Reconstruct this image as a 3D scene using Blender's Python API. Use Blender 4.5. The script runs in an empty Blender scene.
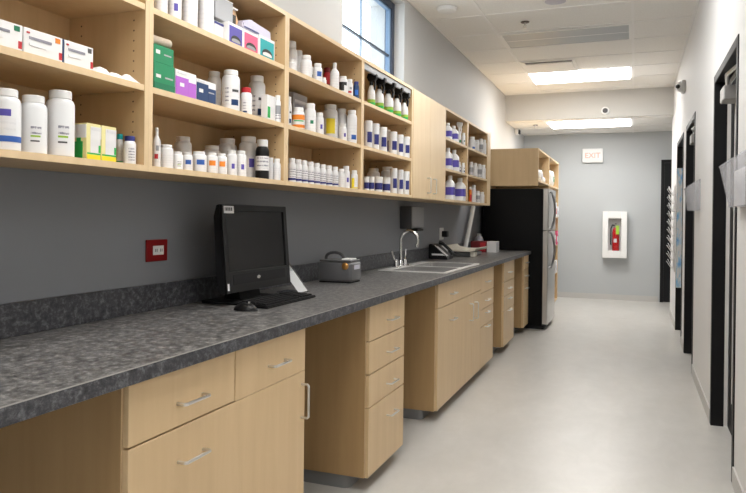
import bpy, bmesh, math, random
from mathutils import Vector, Matrix
random.seed(7)
sc = bpy.context.scene
COL = sc.collection
PI = math.pi

# ---------------------------------------------------------------- materials
def nmat(name, color, rough=.5, metal=0., spec=.5, **kw):
    m = bpy.data.materials.new(name); m.use_nodes = True
    nt = m.node_tree; b = nt.nodes['Principled BSDF']
    b.inputs['Base Color'].default_value = (*color, 1)
    b.inputs['Roughness'].default_value = rough
    b.inputs['Metallic'].default_value = metal
    b.inputs['Specular IOR Level'].default_value = spec
    for k, v in kw.items(): b.inputs[k.replace('_', ' ')].default_value = v
    return m
def nodes(m): return m.node_tree, m.node_tree.nodes, m.node_tree.links, m.node_tree.nodes['Principled BSDF']
def noise_color(m, stops, scale=(1, 1, 1), nscale=5., detail=4., rough=.55, coord='Object', dist=0.):
    nt, N, L, b = nodes(m)
    tc = N.new('ShaderNodeTexCoord'); mp = N.new('ShaderNodeMapping'); mp.inputs['Scale'].default_value = scale
    n = N.new('ShaderNodeTexNoise'); n.inputs['Scale'].default_value = nscale; n.inputs['Detail'].default_value = detail
    n.inputs['Roughness'].default_value = rough; n.inputs['Distortion'].default_value = dist
    r = N.new('ShaderNodeValToRGB')
    while len(r.color_ramp.elements) < len(stops): r.color_ramp.elements.new(.5)
    for e, (p, c) in zip(r.color_ramp.elements, stops): e.position = p; e.color = (*c, 1)
    L.new(tc.outputs[coord], mp.inputs['Vector']); L.new(mp.outputs['Vector'], n.inputs['Vector'])
    L.new(n.outputs['Fac'], r.inputs['Fac']); L.new(r.outputs['Color'], b.inputs['Base Color'])
    return n, r
def bump(m, scale, strength, dist=.002):
    nt, N, L, b = nodes(m)
    tc = N.new('ShaderNodeTexCoord'); n = N.new('ShaderNodeTexNoise'); n.inputs['Scale'].default_value = scale; n.inputs['Detail'].default_value = 3
    bp = N.new('ShaderNodeBump'); bp.inputs['Strength'].default_value = strength; bp.inputs['Distance'].default_value = dist
    L.new(tc.outputs['Object'], n.inputs['Vector']); L.new(n.outputs['Fac'], bp.inputs['Height']); L.new(bp.outputs['Normal'], b.inputs['Normal'])

M = {}
M['maple'] = nmat('maple_veneer', (.62, .42, .21), .42)
noise_color(M['maple'], [(.3, (.66, .475, .265)), (.7, (.715, .525, .305))], (9, 9, .7), 2.2, 5, .6, dist=.4)
M['maple_edge'] = nmat('maple_edge_band', (.70, .50, .28), .4)
noise_color(M['maple_edge'], [(.3, (.71, .53, .315)), (.7, (.76, .58, .36))], (14, 14, 1), 2, 3)
M['maple_side_shaded'] = nmat('maple_side_panel_shaded', (.5, .31, .13), .45)  # same maple, colour darkened for the shade in the kneeholes
noise_color(M['maple_side_shaded'], [(.3, (.43, .275, .125)), (.7, (.49, .32, .152))], (9, 9, .7), 2.2, 5, .6, dist=.4)
M['maple_in_shaded'] = nmat('maple_shelf_interior_shaded', (.6, .4, .2), .45)  # same maple, colour darkened for the shade inside the shelf units
noise_color(M['maple_in_shaded'], [(.3, (.56, .385, .20)), (.7, (.62, .435, .235))], (9, 9, .7), 2.2, 5, .6, dist=.4)
M['counter'] = nmat('slate_laminate', (.1, .1, .1), .34)
_n, _r = noise_color(M['counter'], [(.38, (.026, .026, .028)), (.47, (.082, .080, .078)), (.545, (.185, .18, .175)), (.65, (.38, .37, .36))], (1.3, 1, 1.3), 36, 12, .8, dist=.2)
M['counter_edge'] = nmat('slate_laminate_edge', (.1, .1, .1), .4)
noise_color(M['counter_edge'], [(.34, (.014, .015, .019)), (.5, (.052, .053, .060)), (.68, (.19, .195, .21))], (1.2, 1, 1.2), 40, 10, .78, dist=.25)
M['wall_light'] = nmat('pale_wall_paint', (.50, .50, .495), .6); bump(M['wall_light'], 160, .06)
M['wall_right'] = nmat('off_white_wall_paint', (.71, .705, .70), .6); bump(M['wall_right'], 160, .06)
M['wall_dark'] = nmat('slate_grey_wall_paint', (.245, .257, .28), .55); bump(M['wall_dark'], 160, .05)
M['wall_back'] = nmat('mid_grey_wall_paint', (.455, .475, .485), .6); bump(M['wall_back'], 160, .06)
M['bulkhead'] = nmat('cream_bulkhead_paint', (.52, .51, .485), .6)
M['floor'] = nmat('pale_vinyl_floor', (.5, .48, .44), .33)
noise_color(M['floor'], [(.3, (.50, .487, .455)), (.55, (.545, .53, .50)), (.75, (.585, .57, .54))], (1, .6, 1), 5, 8, .7, dist=.3)
M['ceiling'] = nmat('acoustic_ceiling_tile', (.8, .78, .74), .8)
noise_color(M['ceiling'], [(.35, (.84, .83, .80)), (.65, (.89, .88, .85))], (1, 1, 1), 60, 4); bump(M['ceiling'], 220, .2)
M['tbar'] = nmat('ceiling_grid_white', (.88, .87, .85), .5)
M['base'] = nmat('grey_vinyl_base', (.52, .51, .49), .5)
M['plinth'] = nmat('grey_cove_base', (.21, .215, .22), .3)
M['steel'] = nmat('brushed_steel', (.62, .62, .61), .3, 1.)
noise_color(M['steel'], [(.3, (.55, .55, .54)), (.7, (.68, .68, .67))], (40, 40, .6), 3, 3)
M['fridge_steel'] = nmat('fridge_stainless', (.58, .57, .55), .32, 1.)
noise_color(M['fridge_steel'], [(.3, (.52, .51, .49)), (.7, (.64, .63, .61))], (50, 50, .4), 3, 3)
M['sinksteel'] = nmat('sink_stainless', (.88, .87, .85), .42, .6)
M['chrome'] = nmat('chrome', (.8, .8, .8), .1, 1.)
M['nickel'] = nmat('satin_nickel', (.72, .71, .69), .28, 1.)
M['black'] = nmat('black_plastic', (.006, .006, .0065), .4, spec=.3)
M['black_soft'] = nmat('black_matte_plastic', (.008, .008, .009), .6, spec=.25)
M['fridge_black'] = nmat('black_textured_steel', (.003, .003, .0034), .55, spec=.14); bump(M['fridge_black'], 300, .1)
M['screen'] = nmat('dark_screen', (.009, .009, .0095), .25, spec=.3)
M['doorblack'] = nmat('black_door_frame', (.007, .007, .008), .5, spec=.25)
M['white'] = nmat('white_plastic', (.82, .82, .81), .4)
M['white_gloss'] = nmat('white_bottle_plastic', (.80, .81, .82), .32, Subsurface_Weight=0.)
M['white_cap'] = nmat('white_cap_plastic', (.84, .84, .83), .42)
M['card'] = nmat('white_carton', (.80, .80, .80), .6)
M['card_grey'] = nmat('grey_carton', (.42, .43, .45), .6)
M['bowlsteel_shaded'] = nmat('sink_bowl_stainless_shaded', (.42, .415, .41), .35, .9)  # same sink steel, darkened so the bowls look shaded inside
M['cream'] = nmat('cream_plastic', (.72, .68, .58), .4)
def flat(name, c, r=.5, **k): M[name] = nmat(name, c, r, **k)
flat('navy', (.022, .028, .18)); flat('purple_blue', (.09, .07, .38)); flat('blue', (.03, .11, .42)); flat('bright_blue', (.02, .16, .62))
flat('teal', (.0, .36, .38)); flat('green', (.01, .24, .10)); flat('deep_green', (.006, .17, .08)); flat('lime', (.30, .50, .05)); flat('bright_green', (.02, .42, .09))
flat('yellow', (.85, .70, .03)); flat('pale_yellow', (.82, .76, .36)); flat('orange', (.80, .24, .02)); flat('red', (.52, .02, .03)); flat('dark_red', (.20, .012, .016)); flat('outlet_red', (.26, .004, .006), .35)
flat('pink', (.80, .10, .22)); flat('purple', (.44, .13, .60)); flat('dark_navy', (.012, .045, .14)); flat('grey', (.32, .33, .35)); flat('dark_grey', (.07, .07, .075)); flat('mid_grey', (.115, .115, .12), .4)
flat('ext_red', (.50, .006, .008), .25); flat('hivis', (.45, .78, .08)); flat('beige_paper', (.55, .46, .36)); flat('gold', (.60, .30, .09), .3, metal=.7); flat('exit_red', (.86, .46, .38)); flat('pale_violet', (.62, .60, .72))
flat('dark', (.02, .018, .016)); flat('pinhole', (.10, .065, .03)); flat('lilac_grey', (.55, .55, .62)); flat('peach', (.75, .45, .22)); flat('leaflet', (.72, .72, .73)); flat('troffer_off', (.43, .455, .47), .4)
flat('seal', (.78, .77, .74), .4); flat('shadow_slot', (.05, .05, .05), .8)
# fine grey print: illegible rows of marks
M['print'] = nmat('printed_label', (.8, .8, .8), .5)
def print_mat(m, ink, paper, sz=70.):
    nt, N, L, b = nodes(m)
    tc = N.new('ShaderNodeTexCoord'); w = N.new('ShaderNodeTexWave'); w.bands_direction = 'Z'; w.inputs['Scale'].default_value = 3.2
    mp = N.new('ShaderNodeMapping'); mp.inputs['Scale'].default_value = (1.2, 1.2, 4)
    n = N.new('ShaderNodeTexNoise'); n.inputs['Scale'].default_value = 5; mu = N.new('ShaderNodeMath'); mu.operation = 'MULTIPLY'
    r = N.new('ShaderNodeValToRGB'); r.color_ramp.elements[0].position = .28; r.color_ramp.elements[0].color = (*paper, 1); r.color_ramp.elements[1].position = .5; r.color_ramp.elements[1].color = (*ink, 1)
    L.new(tc.outputs['Object'], w.inputs['Vector']); L.new(tc.outputs['Object'], mp.inputs['Vector']); L.new(mp.outputs['Vector'], n.inputs['Vector'])
    L.new(w.outputs['Fac'], mu.inputs[0]); L.new(n.outputs['Fac'], mu.inputs[1]); L.new(mu.outputs[0], r.inputs['Fac']); L.new(r.outputs['Color'], b.inputs['Base Color'])
print_mat(M['print'], (.74, .745, .76), (.80, .80, .81))
M['print_dark'] = nmat('printed_label_dark', (.5, .5, .5), .5); print_mat(M['print_dark'], (.25, .25, .30), (.74, .74, .76))
# sky print
M['sky_print'] = nmat('cloud_print', (.2, .5, .9), .5)
noise_color(M['sky_print'], [(.36, (.22, .58, .98)), (.45, (.55, .80, 1.)), (.52, (.95, .97, 1.))], (3, 3, 1), 5, 5)
def emis(name, c, s):
    m = bpy.data.materials.new(name); m.use_nodes = True; N = m.node_tree.nodes; L = m.node_tree.links; N.clear()
    e = N.new('ShaderNodeEmission'); e.inputs[0].default_value = (*c, 1); e.inputs[1].default_value = s
    o = N.new('ShaderNodeOutputMaterial'); L.new(e.outputs[0], o.inputs[0]); M[name] = m
def clear(name, tint, gloss=.1, rough=.05):
    m = bpy.data.materials.new(name); m.use_nodes = True; N = m.node_tree.nodes; L = m.node_tree.links; N.clear()
    t = N.new('ShaderNodeBsdfTransparent'); t.inputs[0].default_value = (*tint, 1); g = N.new('ShaderNodeBsdfGlossy'); g.inputs['Roughness'].default_value = rough
    lw = N.new('ShaderNodeLayerWeight'); f = N.new('ShaderNodeMath'); f.operation = 'POWER'; f.inputs[1].default_value = 4.; L.new(lw.outputs['Facing'], f.inputs[0]); mx = N.new('ShaderNodeMixShader'); a = N.new('ShaderNodeMath'); a.operation = 'ADD'; a.inputs[1].default_value = gloss; a.use_clamp = True
    o = N.new('ShaderNodeOutputMaterial'); f2 = N.new('ShaderNodeMath'); f2.operation = 'MULTIPLY'; f2.inputs[1].default_value = .5; L.new(f.outputs[0], f2.inputs[0]); L.new(f2.outputs[0], a.inputs[0]); L.new(a.outputs[0], mx.inputs[0]); L.new(t.outputs[0], mx.inputs[1]); L.new(g.outputs[0], mx.inputs[2]); L.new(mx.outputs[0], o.inputs[0]); M[name] = m
clear('glass', (.93, .96, .98), .02); clear('acrylic', (.80, .81, .83), .12, .15); clear('acrylic_clear', (.86, .87, .88), .10, .08); clear('cab_glass', (.95, .95, .95), .01)
def frosted(name, c, dens):
    m = bpy.data.materials.new(name); m.use_nodes = True; N = m.node_tree.nodes; L = m.node_tree.links; N.clear()
    t = N.new('ShaderNodeBsdfTransparent'); t.inputs[0].default_value = (.93, .93, .94, 1); d = N.new('ShaderNodeBsdfDiffuse'); d.inputs[0].default_value = (*c, 1); tr = N.new('ShaderNodeBsdfTranslucent'); tr.inputs[0].default_value = (*c, 1)
    a = N.new('ShaderNodeMixShader'); b = N.new('ShaderNodeMixShader'); b.inputs[0].default_value = dens; o = N.new('ShaderNodeOutputMaterial')
    L.new(d.outputs[0], a.inputs[1]); L.new(tr.outputs[0], a.inputs[2]); L.new(t.outputs[0], b.inputs[1]); L.new(a.outputs[0], b.inputs[2]); L.new(b.outputs[0], o.inputs[0]); M[name] = m
frosted('pocket_plastic', (.78, .785, .80), .24)
# brick outside
M['brick'] = nmat('pale_brick', (.4, .5, .62), .8)
def _brick(m):
    nt, N, L, b = nodes(m); tc = N.new('ShaderNodeTexCoord'); br = N.new('ShaderNodeTexBrick'); br.inputs['Scale'].default_value = 5
    mp = N.new('ShaderNodeMapping'); mp.inputs['Rotation'].default_value = (PI/2, 0, 0)
    br.inputs['Color1'].default_value = (.50, .64, .82, 1); br.inputs['Color2'].default_value = (.42, .57, .78, 1); br.inputs['Mortar'].default_value = (.62, .74, .88, 1)
    L.new(tc.outputs['Object'], mp.inputs['Vector']); L.new(mp.outputs['Vector'], br.inputs['Vector']); L.new(br.outputs['Color'], b.inputs['Base Color'])
_brick(M['brick'])

# ---------------------------------------------------------------- mesh helpers
def box(bm, x0, y0, z0, x1, y1, z1, bev=0., seg=1):
    x0, x1 = min(x0, x1), max(x0, x1); y0, y1 = min(y0, y1), max(y0, y1); z0, z1 = min(z0, z1), max(z0, z1)
    vs = [bm.verts.new(p) for p in ((x0,y0,z0),(x1,y0,z0),(x1,y1,z0),(x0,y1,z0),(x0,y0,z1),(x1,y0,z1),(x1,y1,z1),(x0,y1,z1))]
    fs = [bm.faces.new([vs[i] for i in q]) for q in ((3,2,1,0),(4,5,6,7),(0,1,5,4),(1,2,6,5),(2,3,7,6),(3,0,4,7))]
    if bev: bmesh.ops.bevel(bm, geom=list({e for f in fs for e in f.edges}), offset=bev, segments=seg, affect='EDGES', profile=.5)
    return bm
def B(*a, **k): return box(bmesh.new(), *a, **k)
def boxes(lst, bev=0.):
    bm = bmesh.new()
    for b in lst: box(bm, *b, bev=bev)
    return bm
def prism(bm, pts, axis, a, b):
    """extrude polygon pts (2D) along axis from a to b. axis 'x': pts=(y,z); 'y': (x,z); 'z': (x,y)"""
    f = {'x': lambda p, t: (t, p[0], p[1]), 'y': lambda p, t: (p[0], t, p[1]), 'z': lambda p, t: (p[0], p[1], t)}[axis]
    A = [bm.verts.new(f(p, a)) for p in pts]; Bv = [bm.verts.new(f(p, b)) for p in pts]; n = len(pts)
    bm.faces.new(A); bm.faces.new(Bv[::-1])
    for i in range(n): bm.faces.new((A[i], Bv[i], Bv[(i+1) % n], A[(i+1) % n]))
    bmesh.ops.recalc_face_normals(bm, faces=bm.faces[:]); return bm
def lathe(bm, prof, n=20, cx=0., cy=0., sq=None, ax=(1., 1.)):
    """profile (r,z) revolved; sq = superellipse power for squarish bodies"""
    rings = []
    for r, z in prof:
        ring = []
        for i in range(n):
            t = 2*PI*i/n; c, s = math.cos(t), math.sin(t)
            if sq: k = 1/((abs(c)**sq+abs(s)**sq)**(1/sq))
            else: k = 1
            ring.append(bm.verts.new((cx+r*k*c*ax[0], cy+r*k*s*ax[1], z)))
        rings.append(ring)
    for a, b in zip(rings, rings[1:]):
        for i in range(n): bm.faces.new((a[i], a[(i+1) % n], b[(i+1) % n], b[i]))
    bm.faces.new(rings[0][::-1]); bm.faces.new(rings[-1]); return bm
def tube(bm, pts, r, n=8, caps=True):
    pts = [Vector(p) for p in pts]; rings = []; up = None
    for i, p in enumerate(pts):
        d = ((pts[min(i+1, len(pts)-1)]-p).normalized() + (p-pts[max(i-1, 0)]).normalized()).normalized()
        if up is None: up = Vector((0, 0, 1)) if abs(d.z) < .9 else Vector((1, 0, 0))
        u = d.cross(up).normalized(); v = u.cross(d).normalized(); up = v
        rr = r[i] if isinstance(r, (list, tuple)) else r
        rings.append([bm.verts.new(p+u*rr*math.cos(2*PI*k/n)+v*rr*math.sin(2*PI*k/n)) for k in range(n)])
    for a, b in zip(rings, rings[1:]):
        for k in range(n): bm.faces.new((a[k], a[(k+1) % n], b[(k+1) % n], b[k]))
    if caps: bm.faces.new(rings[0][::-1]); bm.faces.new(rings[-1])
    bmesh.ops.recalc_face_normals(bm, faces=bm.faces[:]); return bm
def arc_patch(bm, r, z0, z1, a0, a1, n=8):
    """curved label patch on a cylinder of radius r"""
    lo = []; hi = []
    for i in range(n+1):
        t = math.radians(a0+(a1-a0)*i/n); lo.append(bm.verts.new((r*math.cos(t), r*math.sin(t), z0))); hi.append(bm.verts.new((r*math.cos(t), r*math.sin(t), z1)))
    for i in range(n): bm.faces.new((lo[i], lo[i+1], hi[i+1], hi[i]))
    return bm
def finish(me, angle=35):
    for p in me.polygons: p.use_smooth = True
    me.set_sharp_from_angle(angle=math.radians(angle))
def mesh(name, bm, mat, angle=35):
    me = bpy.data.meshes.new(name); bm.normal_update(); bm.to_mesh(me); bm.free()
    for m in (mat if isinstance(mat, list) else [mat]): me.materials.append(M[m] if isinstance(m, str) else m)
    finish(me, angle); return me
def wloc(o):
    v = Vector((0, 0, 0))
    while o is not None: v += o.location; o = o.parent
    return v
def tag(o, label=None, cat=None, group=None, kind=None):
    for k, v in (('label', label), ('category', cat), ('group', group), ('kind', kind)):
        if v: o[k] = v
    return o
def thing(name, loc, label=None, cat=None, group=None, kind=None):
    o = bpy.data.objects.new(name, None); o.empty_display_size = .05; o.location = loc; COL.objects.link(o)
    return tag(o, label, cat, group, kind)
def obj(name, bm, mat, parent=None, local=False, origin=None, label=None, angle=35):
    """one mesh object. Geometry given in world space unless local; shifted to its parent's (or its own) origin."""
    if parent is not None and not local: bm.transform(Matrix.Translation(-wloc(parent)))
    loc = Vector((0, 0, 0))
    if parent is None and not local:
        if origin is None and len(bm.verts):
            xs = [v.co for v in bm.verts]; origin = ((min(c.x for c in xs)+max(c.x for c in xs))/2, (min(c.y for c in xs)+max(c.y for c in xs))/2, min(c.z for c in xs))
        loc = Vector(origin); bm.transform(Matrix.Translation(-loc))
    o = bpy.data.objects.new(name, mesh(name, bm, mat, angle)); COL.objects.link(o)
    if parent is not None: o.parent = parent
    else: o.location = loc
    if label: o['label'] = label
    return o
def struct(name, bm, mat, parent=None):
    o = obj(name, bm, mat, parent)
    if parent is None: o['kind'] = 'structure'
    return o

# ---------------------------------------------------------------- key dimensions (metres; x across, y down the corridor)
XL, XR = -1.754, .467
ZC, ZLOW = 3.059, 2.69
YB0, YB1, YEND, YBACK = 9.85, 10.15, 11.65, -2.5
XC, XF = -1.119, -1.145         # counter edge, drawer fronts
XU = -1.437                     # front of wall shelving
ZCT = .914
# ================================================================ SETTING
WT = .15
XREC = 1.45
struct('floor', B(XL-WT, YBACK-.1, -.1, XREC+.1, YEND+.1, 0), 'floor')
# left wall with a window opening, lower band painted slate grey
WY0, WY1, WZ0, WZ1 = 3.99, 5.235, 2.12, 3.02
bm = bmesh.new()
for b in ((XL-.30, YBACK-.1, 0, XL, YEND+.1, 1.43),):
    box(bm, *b)
nd = len(bm.faces)
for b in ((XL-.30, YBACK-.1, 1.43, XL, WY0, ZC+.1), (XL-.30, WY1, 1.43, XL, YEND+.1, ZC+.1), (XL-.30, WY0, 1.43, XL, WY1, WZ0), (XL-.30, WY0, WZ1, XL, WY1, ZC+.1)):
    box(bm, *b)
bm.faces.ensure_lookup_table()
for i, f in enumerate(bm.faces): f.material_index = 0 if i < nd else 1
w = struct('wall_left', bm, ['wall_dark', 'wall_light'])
# right wall with three doorways
doors = ((3.735, 4.815), (6.27, 7.30), (7.71, 8.80)); DZ = 2.20
bl = []; y = YBACK-.1
for a, b in doors:
    bl.append((XR, y, 0, XR+WT+.05, a, ZC+.1)); bl.append((XR, a, DZ, XR+WT+.05, b, ZC+.1)); y = b
bl.append((XR, y, 0, XR+WT+.05, YB1, ZC+.1))
struct('wall_right', boxes(bl), 'wall_right')
struct('wall_far', B(XL, YEND, 0, XREC+.1, YEND+.1, ZLOW+.2), 'wall_back')
struct('wall_recess', boxes([(XREC, YB1-.3, 0, XREC+.1, YEND, ZLOW+.2), (XR+WT+.05, YB1-.12, 0, XREC, YB1, ZLOW+.2)]), 'wall_right')
struct('wall_near', B(XL, YBACK-.1, 0, XR, YBACK, ZC), 'wall_right')
# ceilings and bulkhead
struct('ceiling', B(XL-.1, YBACK-.1, ZC+.006, XR+.1, YB0+.05, ZC+.06), 'ceiling')
struct('ceiling_low', B(XL-.1, YB0+.04, ZLOW, XREC+.1, YEND+.05, ZLOW+.05), 'ceiling')
struct('trim_bulkhead', B(XL, YB0, ZLOW-.001, XR, YB0+.04, ZC+.02), 'bulkhead')
GX0, GX1 = -1.2535, -.0335
bm = bmesh.new()
for x in (GX0, GX1): box(bm, x-.012, YBACK, ZC, x+.012, YB0, ZC+.013)
y = 6.535-.6225*14
while y < YB0-.1:
    box(bm, XL, y-.012, ZC+.001, XR, y+.012, ZC+.0135); y += .6225
for x in (XL+.011, XR-.011): box(bm, x-.011, YBACK, ZC+.0005, x+.011, YB0, ZC+.0135)
box(bm, XL, YB0-.022, ZC+.0008, XR, YB0, ZC+.0135)
struct('trim_ceiling_grid', bm, 'tbar')
bm = bmesh.new()
for x in (GX0+.03, GX1): box(bm, x-.012, YB0+.04, ZLOW-.006, x+.012, YEND, ZLOW-.0002)
for yy in (10.03, 10.76, 11.35): box(bm, XL, yy-.012, ZLOW-.0055, XREC, yy+.012, ZLOW-.0002)
struct('trim_low_ceiling_grid', bm, 'tbar')
# baseboards
bl = []; y = YBACK
for a, b in doors: bl.append((XR-.008, y, 0, XR, a-.005, .09)); y = b+.005
bl.append((XR-.008, y, 0, XR, YB1, .09)); bl.append((XR-.008, YB1, 0, XR+WT+.05, YB1+.008, .09))
struct('baseboard_right', boxes(bl), 'base')
struct('baseboard_far', B(XL, YEND-.008, 0, .36, YEND, .085), 'base')
struct('baseboard_left', boxes([(XL, .3, 0, XL+.008, 1.33, .1), (XL, 2.30, 0, XL+.008, 2.95, .1), (XL, 3.48, 0, XL+.008, 4.13, .1), (XL, 5.96, 0, XL+.008, 6.45, .1), (XL, 7.07, 0, XL+.008, 7.68, .1)]), 'plinth')

# window: dark frame set back in the reveal
def make_window():
    win = thing('window_1', (XL-.1, (WY0+WY1)/2, WZ0), kind='structure')
    xf0, xf1 = XL-.15, XL-.085
    t = .055
    obj('window_frame', boxes([(xf0, WY0, WZ0, xf1, WY0+t, WZ1), (xf0, WY1-t, WZ0, xf1, WY1, WZ1), (xf0, WY0+t, WZ0, xf1, WY1-t, WZ0+t), (xf0, WY0+t, WZ1-t, xf1, WY1-t, WZ1)], .003), nmat('navy_window_frame', (.018, .03, .06), .35), win)
    s = .013; iy0, iy1, iz0, iz1 = WY0+t, WY1-t, WZ0+t, WZ1-t
    x0, x1 = xf0+.012, xf1-.012
    obj('sash', boxes([(x0, iy0, iz0, x1, iy0+s, iz1), (x0, iy1-s, iz0, x1, iy1, iz1), (x0, iy0+s, iz0, x1, iy1-s, iz0+s), (x0, iy0+s, iz1-s, x1, iy1-s, iz1)], .003), nmat('blue_grey_sash', (.12, .19, .29), .35), win)
    mb = bmesh.new()
    box(mb, x0+.012, iy0+s, 2.580, x1-.008, iy1-s, 2.594)
    obj('horizontal_muntin', mb, nmat('dark_muntin', (.03, .045, .07), .4), win)
    obj('vertical_muntin', B(x0+.010, 4.585, iz0+s, x1-.012, 4.596, iz1-s), nmat('pale_muntin', (.30, .37, .45), .4), win)
    obj('pane', B(x0+.018, iy0+s, iz0+s, x0+.022, iy1-s, iz1-s), 'glass', win)
    obj('sill', B(XL-.3, WY0+.001, WZ0-.0, XL+.0, WY1-.001, WZ0+.012), 'white', win)
make_window()
tag(obj('exterior_brick_pier', B(-2.40, 6.4, .0, -2.055, 7.3, 4.2), 'brick'), 'pale blue-grey brick pier standing outside the window', 'wall')

# doorways on the right: black frame, reveal seal, dark leaf
def doorway(idx, y0, y1):
    d = thing('door_%d' % idx, (XR+.05, (y0+y1)/2, 0), kind='structure')
    f = .05; e = .001
    xa, xb = XR-.006, XR+.068
    obj('frame', boxes([(xa, y0+e, 0, xb, y0+f, DZ-e), (xa, y1-f, 0, xb, y1-e, DZ-e), (xa, y0+f, DZ-f, xb, y1-f, DZ-e)], .002), 'doorblack', d)
    g = f+.004
    obj('seal_and_lit_head', boxes([(xb, y0+e, 0, xb+.02, y0+g, DZ-e), (xb, y1-g, 0, xb+.02, y1-e, DZ-e), (xb, y0+g, DZ-g, xb+.02, y1-g, DZ-e)]), 'seal', d)  # jamb seals; the pale head piece paints the light under the door head
    leaf = obj('leaf', B(xb+.02, y0+f+.004, .006, xb+.062, y1-f-.004, DZ-f-.004, bev=.002), 'doorblack', d)
    h = obj('handle', tube(bmesh.new(), [(xb+.02, y0+.12, 1.0), (xb-.03, y0+.12, 1.0), (xb-.034, y0+.14, 1.0), (xb-.034, y0+.25, 1.0)], .009), 'nickel', leaf)
    return d, leaf, xb
d1, leaf1, xb = doorway(1, *doors[0])
cl = obj('door_closer', B(XR+.004, 4.38, 1.985, xb+.019, 4.56, 2.07, bev=.006), nmat('grey_closer', (.36, .35, .34), .4), leaf1)
obj('closer_arm', tube(bmesh.new(), [(XR+.03, 4.45, 2.068), (XR+.03, 4.45, 2.09), (XR+.005, 4.25, 2.10), (XR+.04, 4.05, 2.115), (XR+.045, 4.03, 2.148)], .011), 'nickel', cl)
obj('vision_panel', B(xb+.016, 4.43, .2, xb+.0205, 4.56, 2.0), 'seal', leaf1)
d2, leaf2, _ = doorway(2, *doors[1])
cl = obj('door_closer', B(XR+.004, 6.75, 1.985, xb+.019, 6.95, 2.07, bev=.006), nmat('grey_closer', (.36, .35, .34), .4), leaf2)
obj('closer_arm', tube(bmesh.new(), [(XR+.03, 6.82, 2.068), (XR+.03, 6.82, 2.09), (XR+.005, 6.66, 2.10), (XR+.04, 6.50, 2.115), (XR+.045, 6.48, 2.148)], .011), 'nickel', cl)
d3, leaf3, _ = doorway(3, *doors[2])
# far door round the corner
d4 = thing('door_4', (.85, YEND-.02, 0), kind='structure')
obj('frame', boxes([(.385, YEND-.03, 0, .435, YEND-.001, 2.24), (1.265, YEND-.03, 0, 1.315, YEND-.001, 2.24), (.435, YEND-.03, 2.19, 1.265, YEND-.001, 2.24)], .002), 'doorblack', d4)
lf = obj('leaf', B(.436, YEND-.022, .006, 1.264, YEND-.001, 2.189), 'doorblack', d4)
obj('handle', tube(bmesh.new(), [(.52, YEND-.022, 1.0), (.52, YEND-.07, 1.0), (.53, YEND-.074, 1.0), (.64, YEND-.074, 1.0)], .009), 'nickel', lf)

# ================================================================ CEILING FIXTURES
LENS = 19.
emis('lens_on', (1., .98, .95), LENS)
def troffer(x0, x1, y0, y1, z, label, lit=True, group='recessed ceiling light panels'):
    t = thing('ceiling_light', ((x0+x1)/2, (y0+y1)/2, z), label, 'ceiling light', group)
    f = .022
    obj('frame', boxes([(x0, y0, z-.006, x0+f, y1, z+.001), (x1-f, y0, z-.006, x1, y1, z+.001), (x0+f, y0, z-.006, x1-f, y0+f, z+.001), (x0+f, y1-f, z-.006, x1-f, y1, z+.001)]), 'tbar', t)
    if lit: obj('lens', B(x0+f, y0+f, z-.022, x1-f, y1-f, z-.001, bev=.006), 'lens_on', t)  # lens hung below its frame so the glowing sides brighten the ceiling
    else:
        obj('lens', B(x0+f, y0+f, z-.002, x1-f, y1-f, z+.0), 'troffer_off', t)
        obj('louver', boxes([(x0+f, y0+f+(y1-y0-2*f)*k/4-.006, z-.0025, x1-f, y0+f+(y1-y0-2*f)*k/4+.006, z-.0021) for k in (2,)]), 'tbar', t)
g = .013
troffer(GX0+g, GX1-g, 8.42, 9.06, ZC, 'lit white recessed ceiling panel nearest the bulkhead')
troffer(GX0+.05, GX1-g, 10.05, 10.74, ZLOW, 'lit white recessed panel in the low ceiling beyond the bulkhead')
troffer(GX0+g, GX1-g, 6.57, 7.14, ZC, 'grey unlit recessed panel in the ceiling before the air diffuser', lit=False)
for yy, nm in ((4.06, 'overhead above the computer and sink'), (1.57, 'overhead above the first drawers'), (-.92, 'overhead behind the viewer')):
    troffer(GX0+g, GX1-g, yy, yy+.596, ZC, 'lit white recessed ceiling panel '+nm)
# supply air diffuser
t = thing('air_diffuser', (-.92, 8.08, ZC), 'square white air diffuser with a dark slot beside the lit ceiling panel', 'air vent')
dx0, dx1, dy0, dy1 = GX0+.04, -.64, 7.80, 8.385
obj('frame', boxes([(dx0, dy0, ZC-.01, dx0+.03, dy1, ZC), (dx1-.03, dy0, ZC-.01, dx1, dy1, ZC), (dx0+.03, dy0, ZC-.01, dx1-.03, dy0+.03, ZC), (dx0+.03, dy1-.03, ZC-.01, dx1-.03, dy1, ZC)], .002), 'tbar', t)
obj('throat', B(dx0+.03, dy0+.03, ZC-.003, dx1-.03, dy1-.03, ZC), 'shadow_slot', t)
obj('plaque', B(dx0+.032, dy0+.085, ZC-.018, dx1-.032, dy1-.031, ZC-.004, bev=.004), 'tbar', t)
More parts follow.
